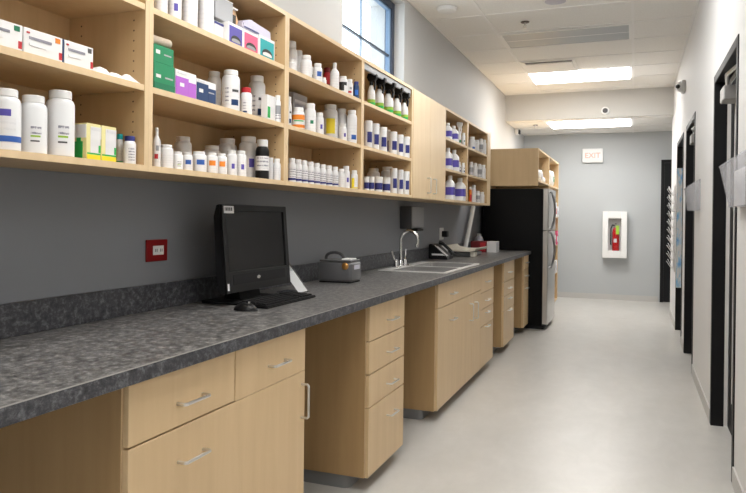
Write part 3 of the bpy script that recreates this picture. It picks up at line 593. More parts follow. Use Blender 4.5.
# kind, style, y, x, radius, height for every bottle on each shelf of each unit
ROWS = {
'a0': [('jar', 'purple_band', 1.277, -1.49, 0.0367, 0.156), ('jar', 'lime_print', 1.363, -1.49, 0.0344, 0.154), ('jar', 'lime_print', 1.454, -1.49, 0.0374, 0.183), ('bot', 'teal_cap', 1.723, -1.52, 0.0111, 0.097), ('bot', 'blue_cap', 1.716, -1.475, 0.0191, 0.088)],
'b2': [('jar', 'plain', 1.874, -1.49, 0.0240, 0.125), ('jar', 'purple_mark', 1.948, -1.49, 0.0246, 0.129), ('jar', 'plain', 2.033, -1.49, 0.0294, 0.163), ('jar', 'plain', 2.13, -1.49, 0.0305, 0.169)],
'b1': [('jar', 'plain', 2.31, -1.57, 0.0272, 0.164), ('jar', 'dark_mark', 2.305, -1.49, 0.0352, 0.162), ('bot', 'red_cap', 2.419, -1.49, 0.0247, 0.115), ('jar', 'dark_mark', 2.604, -1.55, 0.0368, 0.203), ('bot', 'grey_label', 2.626, -1.458, 0.0135, 0.118)],
'b0': [('slim', 'red_mark', 1.863, -1.49, 0.0134, 0.134), ('jar', 'plain', 1.914, -1.49, 0.0233, 0.082), ('jar', 'plain', 2.22, -1.65, 0.0339, 0.149), ('jar', 'lime_print', 1.974, -1.49, 0.0195, 0.064), ('jar', 'blue_label', 2.03, -1.49, 0.0188, 0.066), ('jar', 'blue_label', 2.1, -1.49, 0.0273, 0.076), ('jar', 'plain', 2.416, -1.65, 0.0363, 0.134), ('jar', 'orange_mark', 2.179, -1.49, 0.0234, 0.079), ('jar', 'orange_mark', 2.245, -1.49, 0.0216, 0.082), ('jar', 'plain', 2.531, -1.65, 0.0405, 0.176), ('jar', 'purple_mark', 2.315, -1.49, 0.0221, 0.1), ('jar', 'purple_mark', 2.384, -1.49, 0.0226, 0.106), ('jar', 'purple_mark', 2.572, -1.57, 0.0406, 0.187), ('bot', 'black_bottle', 2.554, -1.49, 0.0293, 0.169), ('bot', 'plain', 2.626, -1.49, 0.0149, 0.099), ('bot', 'plain', 2.628, -1.46, 0.0163, 0.094)],
'c2': [('bot', 'plain', 2.955, -1.57, 0.0304, 0.188), ('bot', 'plain', 2.816, -1.49, 0.0186, 0.064), ('bot', 'plain', 3.035, -1.57, 0.0228, 0.163), ('bot', 'plain', 2.959, -1.49, 0.0283, 0.115), ('bot', 'grey_label', 3.177, -1.57, 0.0143, 0.113), ('bot', 'blue_label', 3.088, -1.49, 0.0232, 0.104), ('bot', 'plain', 3.16, -1.49, 0.0142, 0.048), ('bot', 'red_bottle', 3.373, -1.57, 0.0218, 0.148), ('slim', 'plain', 3.294, -1.49, 0.0244, 0.153), ('jar', 'dark_label', 3.405, -1.49, 0.025, 0.102), ('bot', 'red_mark', 3.478, -1.484, 0.0215, 0.1), ('bot', 'blue_bottle', 3.525, -1.461, 0.016, 0.095)],
'c1': [('bot', 'dark_mark', 2.788, -1.49, 0.0132, 0.141), ('bot', 'orange_label', 2.882, -1.49, 0.0311, 0.105), ('bot', 'green_mark', 3.008, -1.49, 0.0294, 0.144), ('bot', 'purple_mark', 3.117, -1.49, 0.0216, 0.116), ('jar', 'yellow_label', 3.42, -1.57, 0.0409, 0.208), ('jar', 'plain', 3.518, -1.545, 0.0306, 0.199), ('jar', 'blue_mark', 3.512, -1.48, 0.0287, 0.187), ('bot', 'purple_mark', 3.415, -1.49, 0.0203, 0.099)],
'c0': [('bot', 'navy_stripe', 2.826, -1.49, 0.0178, 0.114), ('bot', 'navy_stripe', 2.887, -1.49, 0.0182, 0.113), ('bot', 'navy_stripe', 2.951, -1.49, 0.0185, 0.113), ('bot', 'navy_stripe', 3.018, -1.49, 0.0189, 0.112), ('bot', 'navy_stripe', 3.087, -1.49, 0.0192, 0.111), ('bot', 'navy_stripe', 3.158, -1.49, 0.0196, 0.11), ('bot', 'navy_stripe', 3.233, -1.49, 0.0200, 0.11), ('bot', 'navy_stripe', 3.31, -1.49, 0.0204, 0.109), ('bot', 'plain', 3.395, -1.49, 0.0194, 0.104), ('bot', 'purple_mark', 3.455, -1.487, 0.021, 0.124), ('bot', 'yellow_side', 3.522, -1.465, 0.019, 0.105)],
'd2': [('spr', 'spray', 3.795, -1.475, 0.0237, 0.195), ('spr', 'spray', 3.931, -1.475, 0.0282, 0.198), ('spr', 'spray', 4.094, -1.475, 0.0331, 0.198), ('spr', 'spray', 4.26, -1.475, 0.0303, 0.196), ('spr', 'spray', 4.416, -1.475, 0.0271, 0.190)],
'd1': [('tub', 'navy_label', 3.788, -1.49, 0.0252, 0.166), ('tub', 'navy_label', 3.905, -1.49, 0.0258, 0.164), ('tub', 'navy_label', 4.034, -1.49, 0.0286, 0.159), ('tub', 'navy_label', 4.359, -1.57, 0.0176, 0.186), ('tub', 'navy_label', 4.235, -1.49, 0.0281, 0.155), ('tub', 'navy_label', 4.372, -1.49, 0.0264, 0.151), ('tub', 'navy_label', 4.436, -1.465, 0.0253, 0.144)],
'd0': [('tub', 'navy_wide', 3.769, -1.49, 0.0155, 0.083), ('tub', 'navy_wide', 3.852, -1.49, 0.0178, 0.088), ('tub', 'navy_wide', 3.973, -1.49, 0.0257, 0.095), ('tub', 'navy_wide', 4.117, -1.49, 0.0257, 0.097), ('jar', 'plain', 4.301, -1.65, 0.0439, 0.173), ('jar', 'plain', 4.413, -1.59, 0.0447, 0.191), ('tub', 'navy_label', 4.258, -1.49, 0.0238, 0.168), ('tub', 'navy_label', 4.389, -1.49, 0.0232, 0.167), ('tub', 'navy_label', 4.447, -1.465, 0.0223, 0.16)],
'e2': [('jug', 'blue_band', 5.641, -1.49, 0.0346, 0.148), ('jug', 'blue_band', 5.839, -1.49, 0.0391, 0.148), ('spr', 'clear_spray', 6.037, -1.49, 0.0204, 0.21), ('bot', 'green_mark', 6.111, -1.465, 0.016, 0.118)],
'e1': [('jug', 'blue_band', 5.656, -1.49, 0.0373, 0.19), ('jug', 'blue_band', 5.863, -1.49, 0.0415, 0.193), ('bot', 'dark_mark', 6.055, -1.49, 0.0159, 0.102), ('bot', 'dark_mark', 6.105, -1.465, 0.016, 0.097)],
'e0': [('jug', 'blue_band', 5.728, -1.49, 0.0427, 0.21), ('jug', 'blue_band', 6.09, -1.49, 0.0502, 0.21)],
'f2': [('bot', 'blue_mark', 6.562, -1.49, 0.0317, 0.134), ('bot', 'plain', 6.771, -1.49, 0.0268, 0.127), ('bot', 'grey_label', 6.965, -1.49, 0.0260, 0.159), ('bot', 'plain', 7.027, -1.465, 0.0209, 0.155)],
'f1': [('bot', 'grey_label', 6.542, -1.49, 0.0209, 0.141), ('bot', 'plain', 6.709, -1.49, 0.0250, 0.144), ('bot', 'grey_label', 6.899, -1.49, 0.0279, 0.149), ('bot', 'plain', 7.027, -1.475, 0.0276, 0.148)],
'f0': [('bot', 'orange_bottle', 6.514, -1.49, 0.0150, 0.148), ('bot', 'plain', 6.662, -1.49, 0.0233, 0.175), ('bot', 'grey_label', 6.85, -1.49, 0.0240, 0.123), ('bot', 'plain', 7.028, -1.485, 0.0267, 0.119)],
}
PROF = {
 'jar': ([(.92, 0), (1, .018), (1, .76), (.97, .81), (.88, .85), (.76, .868), (.72, .88)], [(.77, .876), (.79, .885), (.79, .985), (.76, 1.)], None, (1, .08, .66)),
 'bot': ([(.92, 0), (1, .02), (1, .70), (.95, .755), (.85, .80), (.74, .815), (.72, .83)], [(.78, .828), (.80, .84), (.80, .98), (.77, 1.)], None, (1, .08, .62)),
 'slim': ([(.92, 0), (1, .015), (1, .62), (.90, .69), (.55, .76), (.40, .80), (.40, .84)], [(.42, .835), (.42, .97), (.34, 1.)], None, (1, .10, .55)),
 'tub': ([(.94, 0), (1, .02), (1, .84), (.97, .865), (.95, .87)], [(1.0, .868), (1.02, .88), (1.02, .985), (.98, 1.)], None, (1, .06, .82)),
 'jug': ([(.95, 0), (1, .02), (1, .60), (.92, .68), (.66, .77), (.38, .83), (.38, .86)], [(.44, .855), (.45, .87), (.45, .985), (.42, 1.)], 4.5, (1, .08, .60)),
 'spr': ([(.92, 0), (1, .02), (1, .36), (.93, .45), (.62, .58), (.40, .63), (.40, .66)], None, None, (1, .03, .40)),
}
# style: (description, body material, cap material, [(label material, z0, z1 as fractions of height, centre angle, width)])
ST = {
 'plain': ('plain white {k}', 'white_gloss', 'white_cap', [('print', .10, .60, -50, 150)]),
 'purple_band': ('white {k} with violet block and blue band', 'white_gloss', 'white_cap', [('purple_blue', .55, .66, -50, 60), ('print', .30, .52, -45, 90), ('blue', .14, .235, -40, 150)]),
 'lime_print': ('white {k} with small lime print', 'white_gloss', 'white_cap', [('print_dark', .33, .46, -30, 44), ('lime', .28, .31, -32, 40), ('dark_grey', .20, .225, -34, 36)]),
 'purple_mark': ('white {k} with small violet mark', 'white_gloss', 'white_cap', [('print', .10, .62, -50, 150), ('purple_blue', .28, .48, -38, 32)]),
 'dark_mark': ('white {k} with dark printed marks', 'white_gloss', 'white_cap', [('print', .08, .62, -50, 150), ('dark_grey', .46, .52, -25, 46), ('dark_navy', .14, .28, -28, 50), ('print_dark', .16, .56, -80, 22)]),
 'red_cap': ('white {k} with red cap', 'white_gloss', 'red', [('print', .08, .62, -50, 150), ('print_dark', .14, .52, -72, 28), ('dark_navy', .1, .16, -70, 40)]),
 'teal_cap': ('thin white {k} with teal cap', 'white_gloss', 'teal', [('print', .14, .6, -50, 150), ('bright_green', .03, .12, -50, 170)]),
 'blue_cap': ('white {k} with dark blue cap', 'white_gloss', 'navy', [('print_dark', .12, .6, -30, 60)]),
 'grey_label': ('white {k} with grey label', 'white_gloss', 'white_cap', [('grey', .30, .62, -50, 170), ('print_dark', .10, .3, -50, 170)]),
 'red_mark': ('white {k} with small red mark', 'white_gloss', 'white_cap', [('print', .1, .62, -50, 150), ('red', .22, .34, -55, 50), ('grey', .42, .55, -40, 40)]),
 'blue_label': ('white {k} with blue label block', 'white_gloss', 'white_cap', [('print', .08, .66, -50, 160), ('blue', .36, .60, -40, 62)]),
 'orange_mark': ('white {k} with square orange mark', 'white_gloss', 'white_cap', [('print', .08, .66, -50, 160), ('orange', .38, .62, -46, 60)]),
 'green_mark': ('white {k} with small green mark', 'white_gloss', 'white_cap', [('print', .08, .62, -50, 160), ('deep_green', .30, .42, -45, 32)]),
 'blue_mark': ('white {k} with small blue mark', 'white_gloss', 'white_cap', [('print', .08, .62, -50, 160), ('blue', .12, .26, -40, 60)]),
 'black_bottle': ('black {k} with white cap', 'black', 'white_cap', [('card', .22, .58, -50, 200), ('print_dark', .26, .54, -55, 110)]),
 'red_bottle': ('red {k} with red cap', 'red', 'dark_red', [('dark_red', .2, .4, -50, 90)]),
 'blue_bottle': ('dark blue {k}', 'dark_navy', 'navy', [('bright_blue', .2, .5, -60, 60)]),
 'dark_label': ('white {k} with dark brown label', 'white_gloss', 'white_cap', [('dark', .22, .68, -70, 120), ('print', .08, .5, -15, 70)]),
 'orange_label': ('white {k} with orange label', 'white_gloss', 'white_cap', [('orange', .44, .66, -55, 150), ('bright_green', .36, .41, -55, 90), ('orange', .08, .22, -55, 150)]),
 'yellow_label': ('white {k} with yellow label', 'white_gloss', 'white_cap', [('print', .06, .66, -50, 170), ('yellow', .22, .62, -62, 70)]),
 'navy_stripe': ('white {k} with navy foot stripe', 'white_gloss', 'white_cap', [('print_dark', .2, .62, -40, 120), ('navy', .10, .19, -50, 210)]),
 'yellow_side': ('white {k} with yellow side stripe', 'white_gloss', 'white_cap', [('yellow', .10, .58, -95, 55), ('print', .12, .58, -35, 60), ('yellow', .03, .09, -50, 180)]),
 'navy_label': ('white {k} with upright navy label', 'white_gloss', 'white_cap', [('navy', .22, .60, -42, 76)]),
 'navy_wide': ('white {k} with wide navy label', 'white_gloss', 'white_cap', [('navy', .16, .60, -48, 160)]),
 'blue_band': ('white {k} with violet-blue band', 'white_gloss', 'white_cap', [('purple_blue', .20, .52, -48, 150)]),
 'orange_bottle': ('orange {k}', 'orange', 'white_cap', [('red', .1, .5, -50, 90)]),
 'spray': ('white {k} with black head', 'white_gloss', 'black', [('lime', .02, .20, -50, 300), ('bright_green', .03, .11, -50, 120), ('print', .22, .35, -50, 120)]),
 'clear_spray': ('white {k} with white head', 'white_gloss', 'white_cap', [('green', .10, .25, -40, 60), ('print', .22, .35, -50, 120)]),
}
KW = {'jar': ('pill_jar', 'jar'), 'bot': ('pill_bottle', 'bottle'), 'slim': ('slim_bottle', 'bottle'), 'tub': ('medicine_tub', 'tub'), 'jug': ('plastic_jug', 'jug'), 'spr': ('spray_bottle', 'spray bottle')}
CATW = {'jar': 'jar', 'bot': 'bottle', 'slim': 'bottle', 'tub': 'tub', 'jug': 'jug', 'spr': 'spray bottle'}
UNIT = {'a': 'first shelf unit', 'b': 'glove-box shelf unit', 'c': 'shelf unit below window', 'd': 'spray-bottle shelf unit', 'e': 'jug shelf unit', 'f': 'shelf unit by fridge'}
LVL = {0: 'bottom', 1: 'middle', 2: 'top'}
cache = {}
def meshes_for(kind, style):
    k = (kind, style)
    if k in cache: return cache[k]
    prof, cap, sq, (rl, la, lb) = PROF[kind]; d, bmt, cmt, labs = ST[style]
    n = 22
    out = [('', mesh(KW[kind][0], lathe(bmesh.new(), prof, n, sq=sq), bmt, 40))]
    if cap: out.append(('cap', mesh('cap', lathe(bmesh.new(), cap, n), cmt, 40)))
    else:
        bm = lathe(bmesh.new(), [(.50, .64), (.50, .72), (.40, .74), (.40, .78)], 14)
        prism(bm, [(-.6, .76), (1.0, .78), (1.45, .85), (1.45, .97), (-.8, 1.0), (-1.1, .88)], 'y', -.55, .55)
        out.append(('trigger_head', mesh('trigger_head', bm, cmt, 30)))
        bm = prism(bmesh.new(), [(.45, .80), (1.0, .80), (1.2, .68), (1.0, .50), (.75, .50), (.8, .66)], 'y', -.32, .32)
        out.append(('trigger', mesh('trigger', bm, cmt, 30)))
    for i, (lm, z0, z1, c, w) in enumerate(labs):
        bm = bmesh.new()
        if sq:
            # printed band follows the squared body
            rr = 1.006+.003*i; lo, hi = [], []
            for j in range(17):
                t = math.radians(c-w/2+w*j/16); k2 = rr/((abs(math.cos(t))**sq+abs(math.sin(t))**sq)**(1/sq))
                lo.append(bm.verts.new((k2*math.cos(t), k2*math.sin(t), z0))); hi.append(bm.verts.new((k2*math.cos(t), k2*math.sin(t), z1)))
            for j in range(16): bm.faces.new((lo[j], lo[j+1], hi[j+1], hi[j]))
        else: arc_patch(bm, 1.012+.008*i, z0, z1, c-w/2, c+w/2, max(6, int(w/12)))
        out.append(('label_patch', mesh('label_patch', bm, lm, 60)))
    cache[k] = out; return out
def put(kind, style, y, x, r, h, z, label, group, rot=None):
    ms = meshes_for(kind, style)
    o = bpy.data.objects.new(KW[kind][0], ms[0][1]); COL.objects.link(o)
    o.location = (x, y, z); o.scale = (r, r, h)
    tag(o, label, CATW[kind], group)
    for nm, me in ms[1:]:
        c = bpy.data.objects.new(nm, me); COL.objects.link(c); c.parent = o
    return o
for key, its in ROWS.items():
    u, lv = key[0], int(key[1])
    seq = sorted(range(len(its)), key=lambda i: its[i][2]/-its[i][3])      # order along the shelf as seen from the aisle
    by = {}
    for i in seq: by.setdefault((its[i][0], its[i][1]), []).append(i)
    for (kind, style), idx in by.items():
        if style == 'plain': nouns = KW[kind][1]
        for n_, i in enumerate(idx):
            k_, s_, y, x, r, h = its[i]
            base = ST[s_][0].format(k=KW[k_][1]) 
            where = '%s shelf, %s' % (LVL[lv], UNIT[u])
            lab = base+', '+where if len(idx) == 1 else base+', '+('%s from near end, ' % ordn[n_])+where
            put(k_, s_, y, x, r, h, ZS[lv], lab, 'bottles and jars on the %s shelf of the %s' % (LVL[lv], UNIT[u]))

# ---------------------------------------------------------------- cartons
def carton(name, x, y0, y1, z, h, depth, mat, label, group=None, panels=(), bev=.0012, cat='box'):
    """box with front face at x; panels: (name, material, face, u0,u1,v0,v1) as fractions; face 'f' front (+x) or 's' near side (-y)"""
    o = obj(name, B(x-depth, y0, z, x, y1, z+h, bev=bev), mat); tag(o, label, cat, group)
    for q_, (nm, mt, face, u0, u1, v0, v1) in enumerate(panels):
        e = .0006+.0003*q_
        if face == 'f': b = B(x, y0+(y1-y0)*u0, z+h*v0, x+e, y0+(y1-y0)*u1, z+h*v1)
        elif face == 't': b = B(x-depth+depth*v0, y0+(y1-y0)*u0, z+h, x-depth+depth*v1, y0+(y1-y0)*u1, z+h+e)
        else: b = B(x-depth+depth*u0, y0-e, z+h*v0, x-depth+depth*u1, y0, z+h*v1)
        obj(nm, b, mt, o)
    return o
za, zb_, zc_ = ZS
for (y0, y1, nm, edge) in ((1.170, 1.2975, 'first', 'grey'), (1.3025, 1.4275, 'second', 'dark_navy'), (1.4345, 1.540, 'third', 'red')):
    o = carton('medicine_carton', -1.457, y0, y1, zb_, .068, .11, 'card', 'flat white carton with red corner, %s from near end, first middle shelf' % nm, 'white cartons on the first middle shelf',
        [('red_flash', 'red', 'f', .90, .985, .12, .40), ('corner_patch', {'first': 'deep_green', 'second': 'orange', 'third': 'dark_grey'}[nm], 'f', .80, .93, .74, .93), ('print_line', 'print_dark', 'f', .12, .70, .60, .70), ('print_line', 'print', 'f', .12, .55, .36, .46), ('red_flash', 'red', 'f', .06, .13, .80, .86)])
carton('dark_spacer', -1.457, 1.4285, 1.4335, zb_, .068, .11, 'dark_navy', 'thin dark navy carton end between two white cartons on the first middle shelf')
def packet(x, y, z, rz, label, s=1.):
    bm = bmesh.new(); n = 5
    g_ = [[bm.verts.new(((i/n-.5)*.05*s, (j/n-.5)*.062*s, 0.020*s*(max(0, 1-(2*i/n-1)**2)*max(0, 1-(2*j/n-1)**2))**.5*random.uniform(.7, 1.15)+.001)) for j in range(n+1)] for i in range(n+1)]
    for i in range(n):
        for j in range(n): bm.faces.new((g_[i][j], g_[i+1][j], g_[i+1][j+1], g_[i][j+1]))
    r_ = bmesh.ops.extrude_face_region(bm, geom=bm.faces[:])
    for v in [v for v in r_['geom'] if isinstance(v, bmesh.types.BMVert)]: v.co.z = 0
    bmesh.ops.recalc_face_normals(bm, faces=bm.faces[:])
    o = obj('small_packet', bm, 'white', None, True); o.location = (x, y, z); o.rotation_euler = (0, 0, rz); tag(o, label, 'packet', 'loose white packets on the first middle shelf')
for k, (x, y, s) in enumerate(((-1.475, 1.585, 1.1), (-1.472, 1.640, .9), (-1.474, 1.697, 1.15), (-1.535, 1.60, 1.4), (-1.54, 1.67, 1.5))):
    packet(x, y, zb_, .1*(-1)**k, 'small loose white packet on the first middle shelf, %s' % ['nearest the white cartons', 'smallest of the front row', 'next to the side panel', 'behind the one beside the cartons', 'rear one by the side panel'][k], s)
for (y0, y1, nm) in ((1.5315, 1.5865, 'nearer'), (1.5900, 1.6515, 'farther')):
    carton('syrup_carton', -1.470, y0, y1, za, .106, .056, 'pale_yellow', 'yellow carton with green bottle picture, first bottom shelf, %s of the pair' % nm, None,
        [('white_panel', 'print', 'f', .26, .98, .20, .92), ('green_line', 'bright_green', 'f', .05, .98, .16, .20), ('yellow_foot', 'yellow', 'f', .02, .98, .02, .15), ('dark_heading', 'print_dark', 'f', .34, .94, .82, .90), ('green_tab', 'bright_green', 'f', .84, .97, .22, .42),
         ('pale_side', 'card', 's', .02, .98, .60, .96), ('bottle_picture', 'bright_green', 's', .25, .75, .04, .50), ('bottle_neck_picture', 'bright_green', 's', .38, .62, .50, .60)])
# second unit, middle shelf
carton('green_carton', -1.458, 1.806, 1.9135, zb_, .090, .12, 'green', 'dark green carton at the bottom of the pair on the middle shelf', None, [('white_mark', 'card', 'f', .10, .32, .46, .58), ('white_line', 'card_grey', 'f', .52, .90, .48, .54), ('dark_foot', 'deep_green', 'f', .01, .99, .02, .28)])
carton('green_carton', -1.460, 1.807, 1.9095, zb_+.0905, .058, .12, 'green', 'dark green carton stacked on top of another green carton', None, [('white_mark', 'card', 'f', .10, .30, .50, .72), ('white_line', 'card_grey', 'f', .50, .86, .50, .58)])
bm = tube(bmesh.new(), [(-1.485, 1.815, zb_+.1665), (-1.475, 1.90, zb_+.1665)], .0165, 14); o = tag(obj('paper_roll', bm, 'beige_paper'), 'rolled beige paper lying on the stacked green cartons', 'paper roll')
obj('rolled_end', lathe(bmesh.new(), [(.006, 0), (.0065, .001)], 12), 'white', o, True).location = (.0, .0, .0)
bpy.data.objects.remove(o.children[0])
carton('purple_carton', -1.458, 1.9175, 2.034, zb_, .089, .11, 'card', 'white carton with a purple front on the middle shelf beside the green cartons', None, [('purple_front', 'purple', 'f', .0, .62, .0, .74), ('purple_front', 'purple', 'f', .62, .99, .0, .62), ('white_mark', 'card', 'f', .2, .4, .38, .52), ('print_line', 'print_dark', 'f', .1, .5, .86, .92)])
carton('navy_carton', -1.458, 2.0365, 2.156, zb_, .080, .11, 'card', 'white carton with a dark navy front between the purple carton and white jars', None, [('navy_front', 'dark_navy', 'f', .0, .6, .0, .84), ('navy_front', 'dark_navy', 'f', .6, .99, .0, .70), ('white_mark', 'card', 'f', .12, .32, .42, .58), ('pale_line', 'card_grey', 'f', .6, .9, .48, .54), ('print_line', 'print_dark', 'f', .08, .4, .9, .95)])
carton('small_carton', -1.458, 2.535, 2.608, zb_, .108, .030, 'card', 'small white carton with a green stripe on the middle shelf by the side panel', None, [('green_stripe', 'bright_green', 'f', .06, .36, .10, .54), ('print_panel', 'print', 'f', .44, .96, .1, .9)])
# second unit, top shelf: glove boxes
def glove_box(y0, y1, mat, label, h=.082):
    o = carton('glove_box', -1.456, y0, y1, zc_, h, .12, 'card', label, 'glove boxes on the top shelf', [('coloured_front', mat, 'f', .06, .94, .06, .86)])
    cy, cz = (y0+y1)/2, zc_+h*.22
    bm = bmesh.new(); vs = [bm.verts.new((-1.4548, cy+(y1-y0)*.34*math.cos(t), cz+h*.24*max(-.35, math.sin(t)))) for t in [2*PI*k/24 for k in range(24)]]; bm.faces.new(vs); obj('opening', bm, 'dark', o)
    bm = bmesh.new(); vs = [bm.verts.new((-1.4544, cy+(y1-y0)*.30*math.cos(t), cz-h*.03+h*.12*max(-.45, math.sin(t)))) for t in [2*PI*k/24 for k in range(24)]]; bm.faces.new(vs); obj('glove_edge', bm, 'grey' if mat != 'teal' else 'card', o)
glove_box(2.232, 2.335, 'purple_blue', 'glove box with a violet-blue front on the top shelf')
glove_box(2.339, 2.455, 'pink', 'glove box with a pink front on the top shelf')
glove_box(2.462, 2.590, 'teal', 'glove box with a teal front at the far end of the top shelf', .090)
carton('white_carton', -1.475, 2.166, 2.228, zc_, .070, .13, 'card', 'white carton with a blue top band under the grey open box', None, [('blue_band', 'navy', 'f', .0, 1., .84, .97)])
t = thing('open_carton', (-1.54, 2.26, zc_+.083), 'grey and white open box with orange lining lying on top of the glove boxes', 'box')
oy0, oy1, oz0, oz1 = 2.172, 2.340, zc_+.0826, zc_+.166
obj('body', B(-1.58, oy0, oz0, -1.474, oy1-.05, oz1, bev=.002), 'card_grey', t)
obj('white_top', B(-1.578, oy0+.002, oz1, -1.474, oy1-.05, oz1+.003), 'card', t)
bm = bmesh.new(); prism(bm, [(oy1-.05, oz0), (oy1-.05, oz1), (oy1-.01, oz1-.012), (oy1+.012, oz1-.05), (oy1, oz0)], 'x', -1.58, -1.49); obj('open_end', bm, 'peach', t)
obj('dark_inside', B(-1.4895, oy1-.045, oz0+.01, -1.4885, oy1-.006, oz0+.05), 'dark', t)
obj('flap', B(-1.4895, oy1-.05, oz1-.016, -1.476, oy1-.012, oz1-.010), 'card', t)
bm = bmesh.new(); prism(bm, [(2.362, zc_+.0915), (2.358, zc_+.118), (2.42, zc_+.142), (2.58, zc_+.132), (2.586, zc_+.0915)], 'x', -1.59, -1.47)
bmesh.ops.bevel(bm, geom=bm.edges[:], offset=.006, segments=2, affect='EDGES')
o = tag(obj('plastic_wrapped_pack', bm, 'pale_violet'), 'pale violet plastic-wrapped pack resting across the pink and teal glove boxes', 'pack')
obj('blue_stripe', B(-1.4695, 2.366, zc_+.096, -1.4687, 2.48, zc_+.101), 'navy', o)
carton('grey_carton', -1.60, 3.04, 3.195, zb_, .215, .09, 'card_grey', 'tall pale grey carton at the back of the middle shelf below the window', None, [('print_panel', 'print_dark', 'f', .1, .9, .3, .85)])

# over-fridge cupboard and tall bookcase contents
def soft_pack(x, y, z, sx, sy, sz, label, mat='white', mark=None):
    bm = bmesh.new(); bmesh.ops.create_icosphere(bm, subdivisions=3, radius=1)
    for v in bm.verts:
        c = v.co; m_ = max(abs(c.x), abs(c.y), abs(c.z)); c *= (.55+.45/m_)*(1/1.0)
        c.x *= sx/2/1.0; c.y *= sy/2; c.z = c.z*sz/2+random.uniform(-.003, .003)
    zmin = min(v.co.z for v in bm.verts)
    for v in bm.verts: v.co.z = max(0, v.co.z-zmin-.004)
    o = obj('soft_pack', bm, mat, None, True); o.location = (x, y, z); tag(o, label, 'pack', 'packs on the shelves beyond the fridge')
    if mark: obj('label_patch', B(sx*.5-.004, -sy*.2, sz*.3, sx*.5-.001, sy*.2, sz*.6), mark, o, True)
    return o
ZO = 1.7425
soft_pack(-1.16, 8.75, ZO, .16, .24, .17, 'white wrapped pack in the cupboard over the fridge, near the front', mark='lilac_grey')
soft_pack(-1.15, 9.02, ZO, .14, .20, .09, 'low white wrapped pack beside the divider over the fridge')
carton('white_carton', -1.20, 8.3, 8.55, ZO, .13, .2, 'card', 'white carton at the near end of the cupboard over the fridge')
soft_pack(-1.15, 9.95, ZO, .16, .32, .24, 'big white wrapped pack on the top shelf of the bookcase', mark='green')
soft_pack(-1.15, 9.50, ZO, .15, .24, .12, 'smaller white wrapped pack on the top shelf of the bookcase')
for z, its in ((1.3205, ((9.45, .17, 'white', 'grey'), (9.70, .14, 'card', 'dark_grey'), (9.95, .20, 'white', 'red'), (10.2, .15, 'card', 'lilac_grey'))), (.9205, ((9.5, .18, 'card', 'blue'), (9.85, .14, 'white', 'grey'), (10.15, .2, 'pink', 'card'))), (.5205, ((9.6, .22, 'white', 'grey'), (10.05, .18, 'card', 'lilac_grey')))):
    for k, (y, h, mt, pm) in enumerate(its):
        carton('stock_carton', -1.035, y-.09, y+.09, z, h, .16, mt, '%s carton on the %s shelf of the bookcase, %s along' % ({'white': 'white', 'card': 'white', 'pink': 'pink'}[mt], {1.3205: 'chest-high', .9205: 'waist-high', .5205: 'knee-high'}[z], ordn[k]), 'cartons in the tall bookcase', [('print_panel', pm, 'f', .15, .85, .2, .6)])

# ================================================================ COUNTER AND WALL OBJECTS
t = thing('wall_outlet', (XL, 2.195, 1.10), 'dark red wall socket plate with a white insert on the slate wall', 'socket')
obj('cover_plate', B(XL+.0003, 2.132, 1.103, XL+.007, 2.258, 1.188, bev=.002), 'outlet_red', t)
bm = boxes([(XL+.007, 2.168, 1.128, XL+.0095, 2.232, 1.164)], .0008); ins = obj('insert', bm, 'white', t)
obj('slots', boxes([(XL+.0095, 2.18+.03*k+d_, 1.14, XL+.0099, 2.183+.03*k+d_, 1.152) for k in (0, 1) for d_ in (0, .009)]), 'dark_grey', ins)
t = thing('wall_outlet', (XL, 6.43, 1.08), 'white wall socket with a black plug behind the counter phone', 'socket')
obj('cover_plate', B(XL+.0003, 6.36, 1.075, XL+.007, 6.50, 1.19, bev=.002), 'white', t)
obj('plug', B(XL+.007, 6.42, 1.10, XL+.06, 6.50, 1.16, bev=.008, seg=2), 'black', t)

# all-in-one computer
mx, my0, my1, mz0, mz1 = -1.541, 2.356, 2.898, .968, 1.331
pc = thing('desktop_computer', (-1.58, 2.604, ZCT+.0005), 'black all-in-one desktop computer with a dark screen on the counter', 'computer')
zc0 = ZCT+.0006
LEAN = .031
def lean(bm):
    for v in bm.verts: v.co.x -= LEAN*(v.co.z-mz0)/(mz1-mz0)
    return bm
obj('casing', lean(prism(bmesh.new(), [(mx-.001, mz0), (mx-.001, mz1), (mx-.014, mz1-.004), (mx-.030, mz1-.05), (mx-.036, mz0+.08), (mx-.024, mz0)], 'y', my0, my1)), 'black_soft', pc)
fb = .028; fbt = .026; chin = .085
obj('bezel', lean(boxes([(mx, my0, mz0, mx+.012, my0+fb, mz1), (mx, my1-fb, mz0, mx+.012, my1, mz1), (mx, my0+fb, mz1-fbt, mx+.012, my1-fb, mz1), (mx, my0+fb, mz0, mx+.012, my1-fb, mz0+chin)], .001)), 'black', pc)
obj('screen', lean(B(mx, my0+fb, mz0+chin, mx+.006, my1-fb, mz1-fbt)), 'screen', pc)
obj('speaker_bar', lean(B(mx+.012, my0+.05, mz0+.032, mx+.0135, my1-.05, mz0+.074)), 'black_soft', pc)
bm = lathe(bmesh.new(), [(.0125, 0), (.012, .0012)], 20); bm.transform(Matrix.Translation((mx+.0135-LEAN*.14, (my0+my1)/2-.02, mz0+.052)) @ Matrix.Rotation(PI/2, 4, 'Y') @ Matrix.Diagonal((.6, 1.1, 1, 1))); obj('round_badge', bm, 'nickel', pc)
st = obj('asset_sticker', lean(B(mx+.0122, my0+.012, mz1-.036, mx+.0128, my0+.086, mz1-.006)), 'card', pc, label='white bar-code sticker')
obj('bar_code', lean(boxes([(mx+.0128, my0+.018+.0065*k, mz1-.026, mx+.0131, my0+.018+.0065*k+.003*(1+k % 2), mz1-.012) for k in range(9)])), 'dark_grey', st)
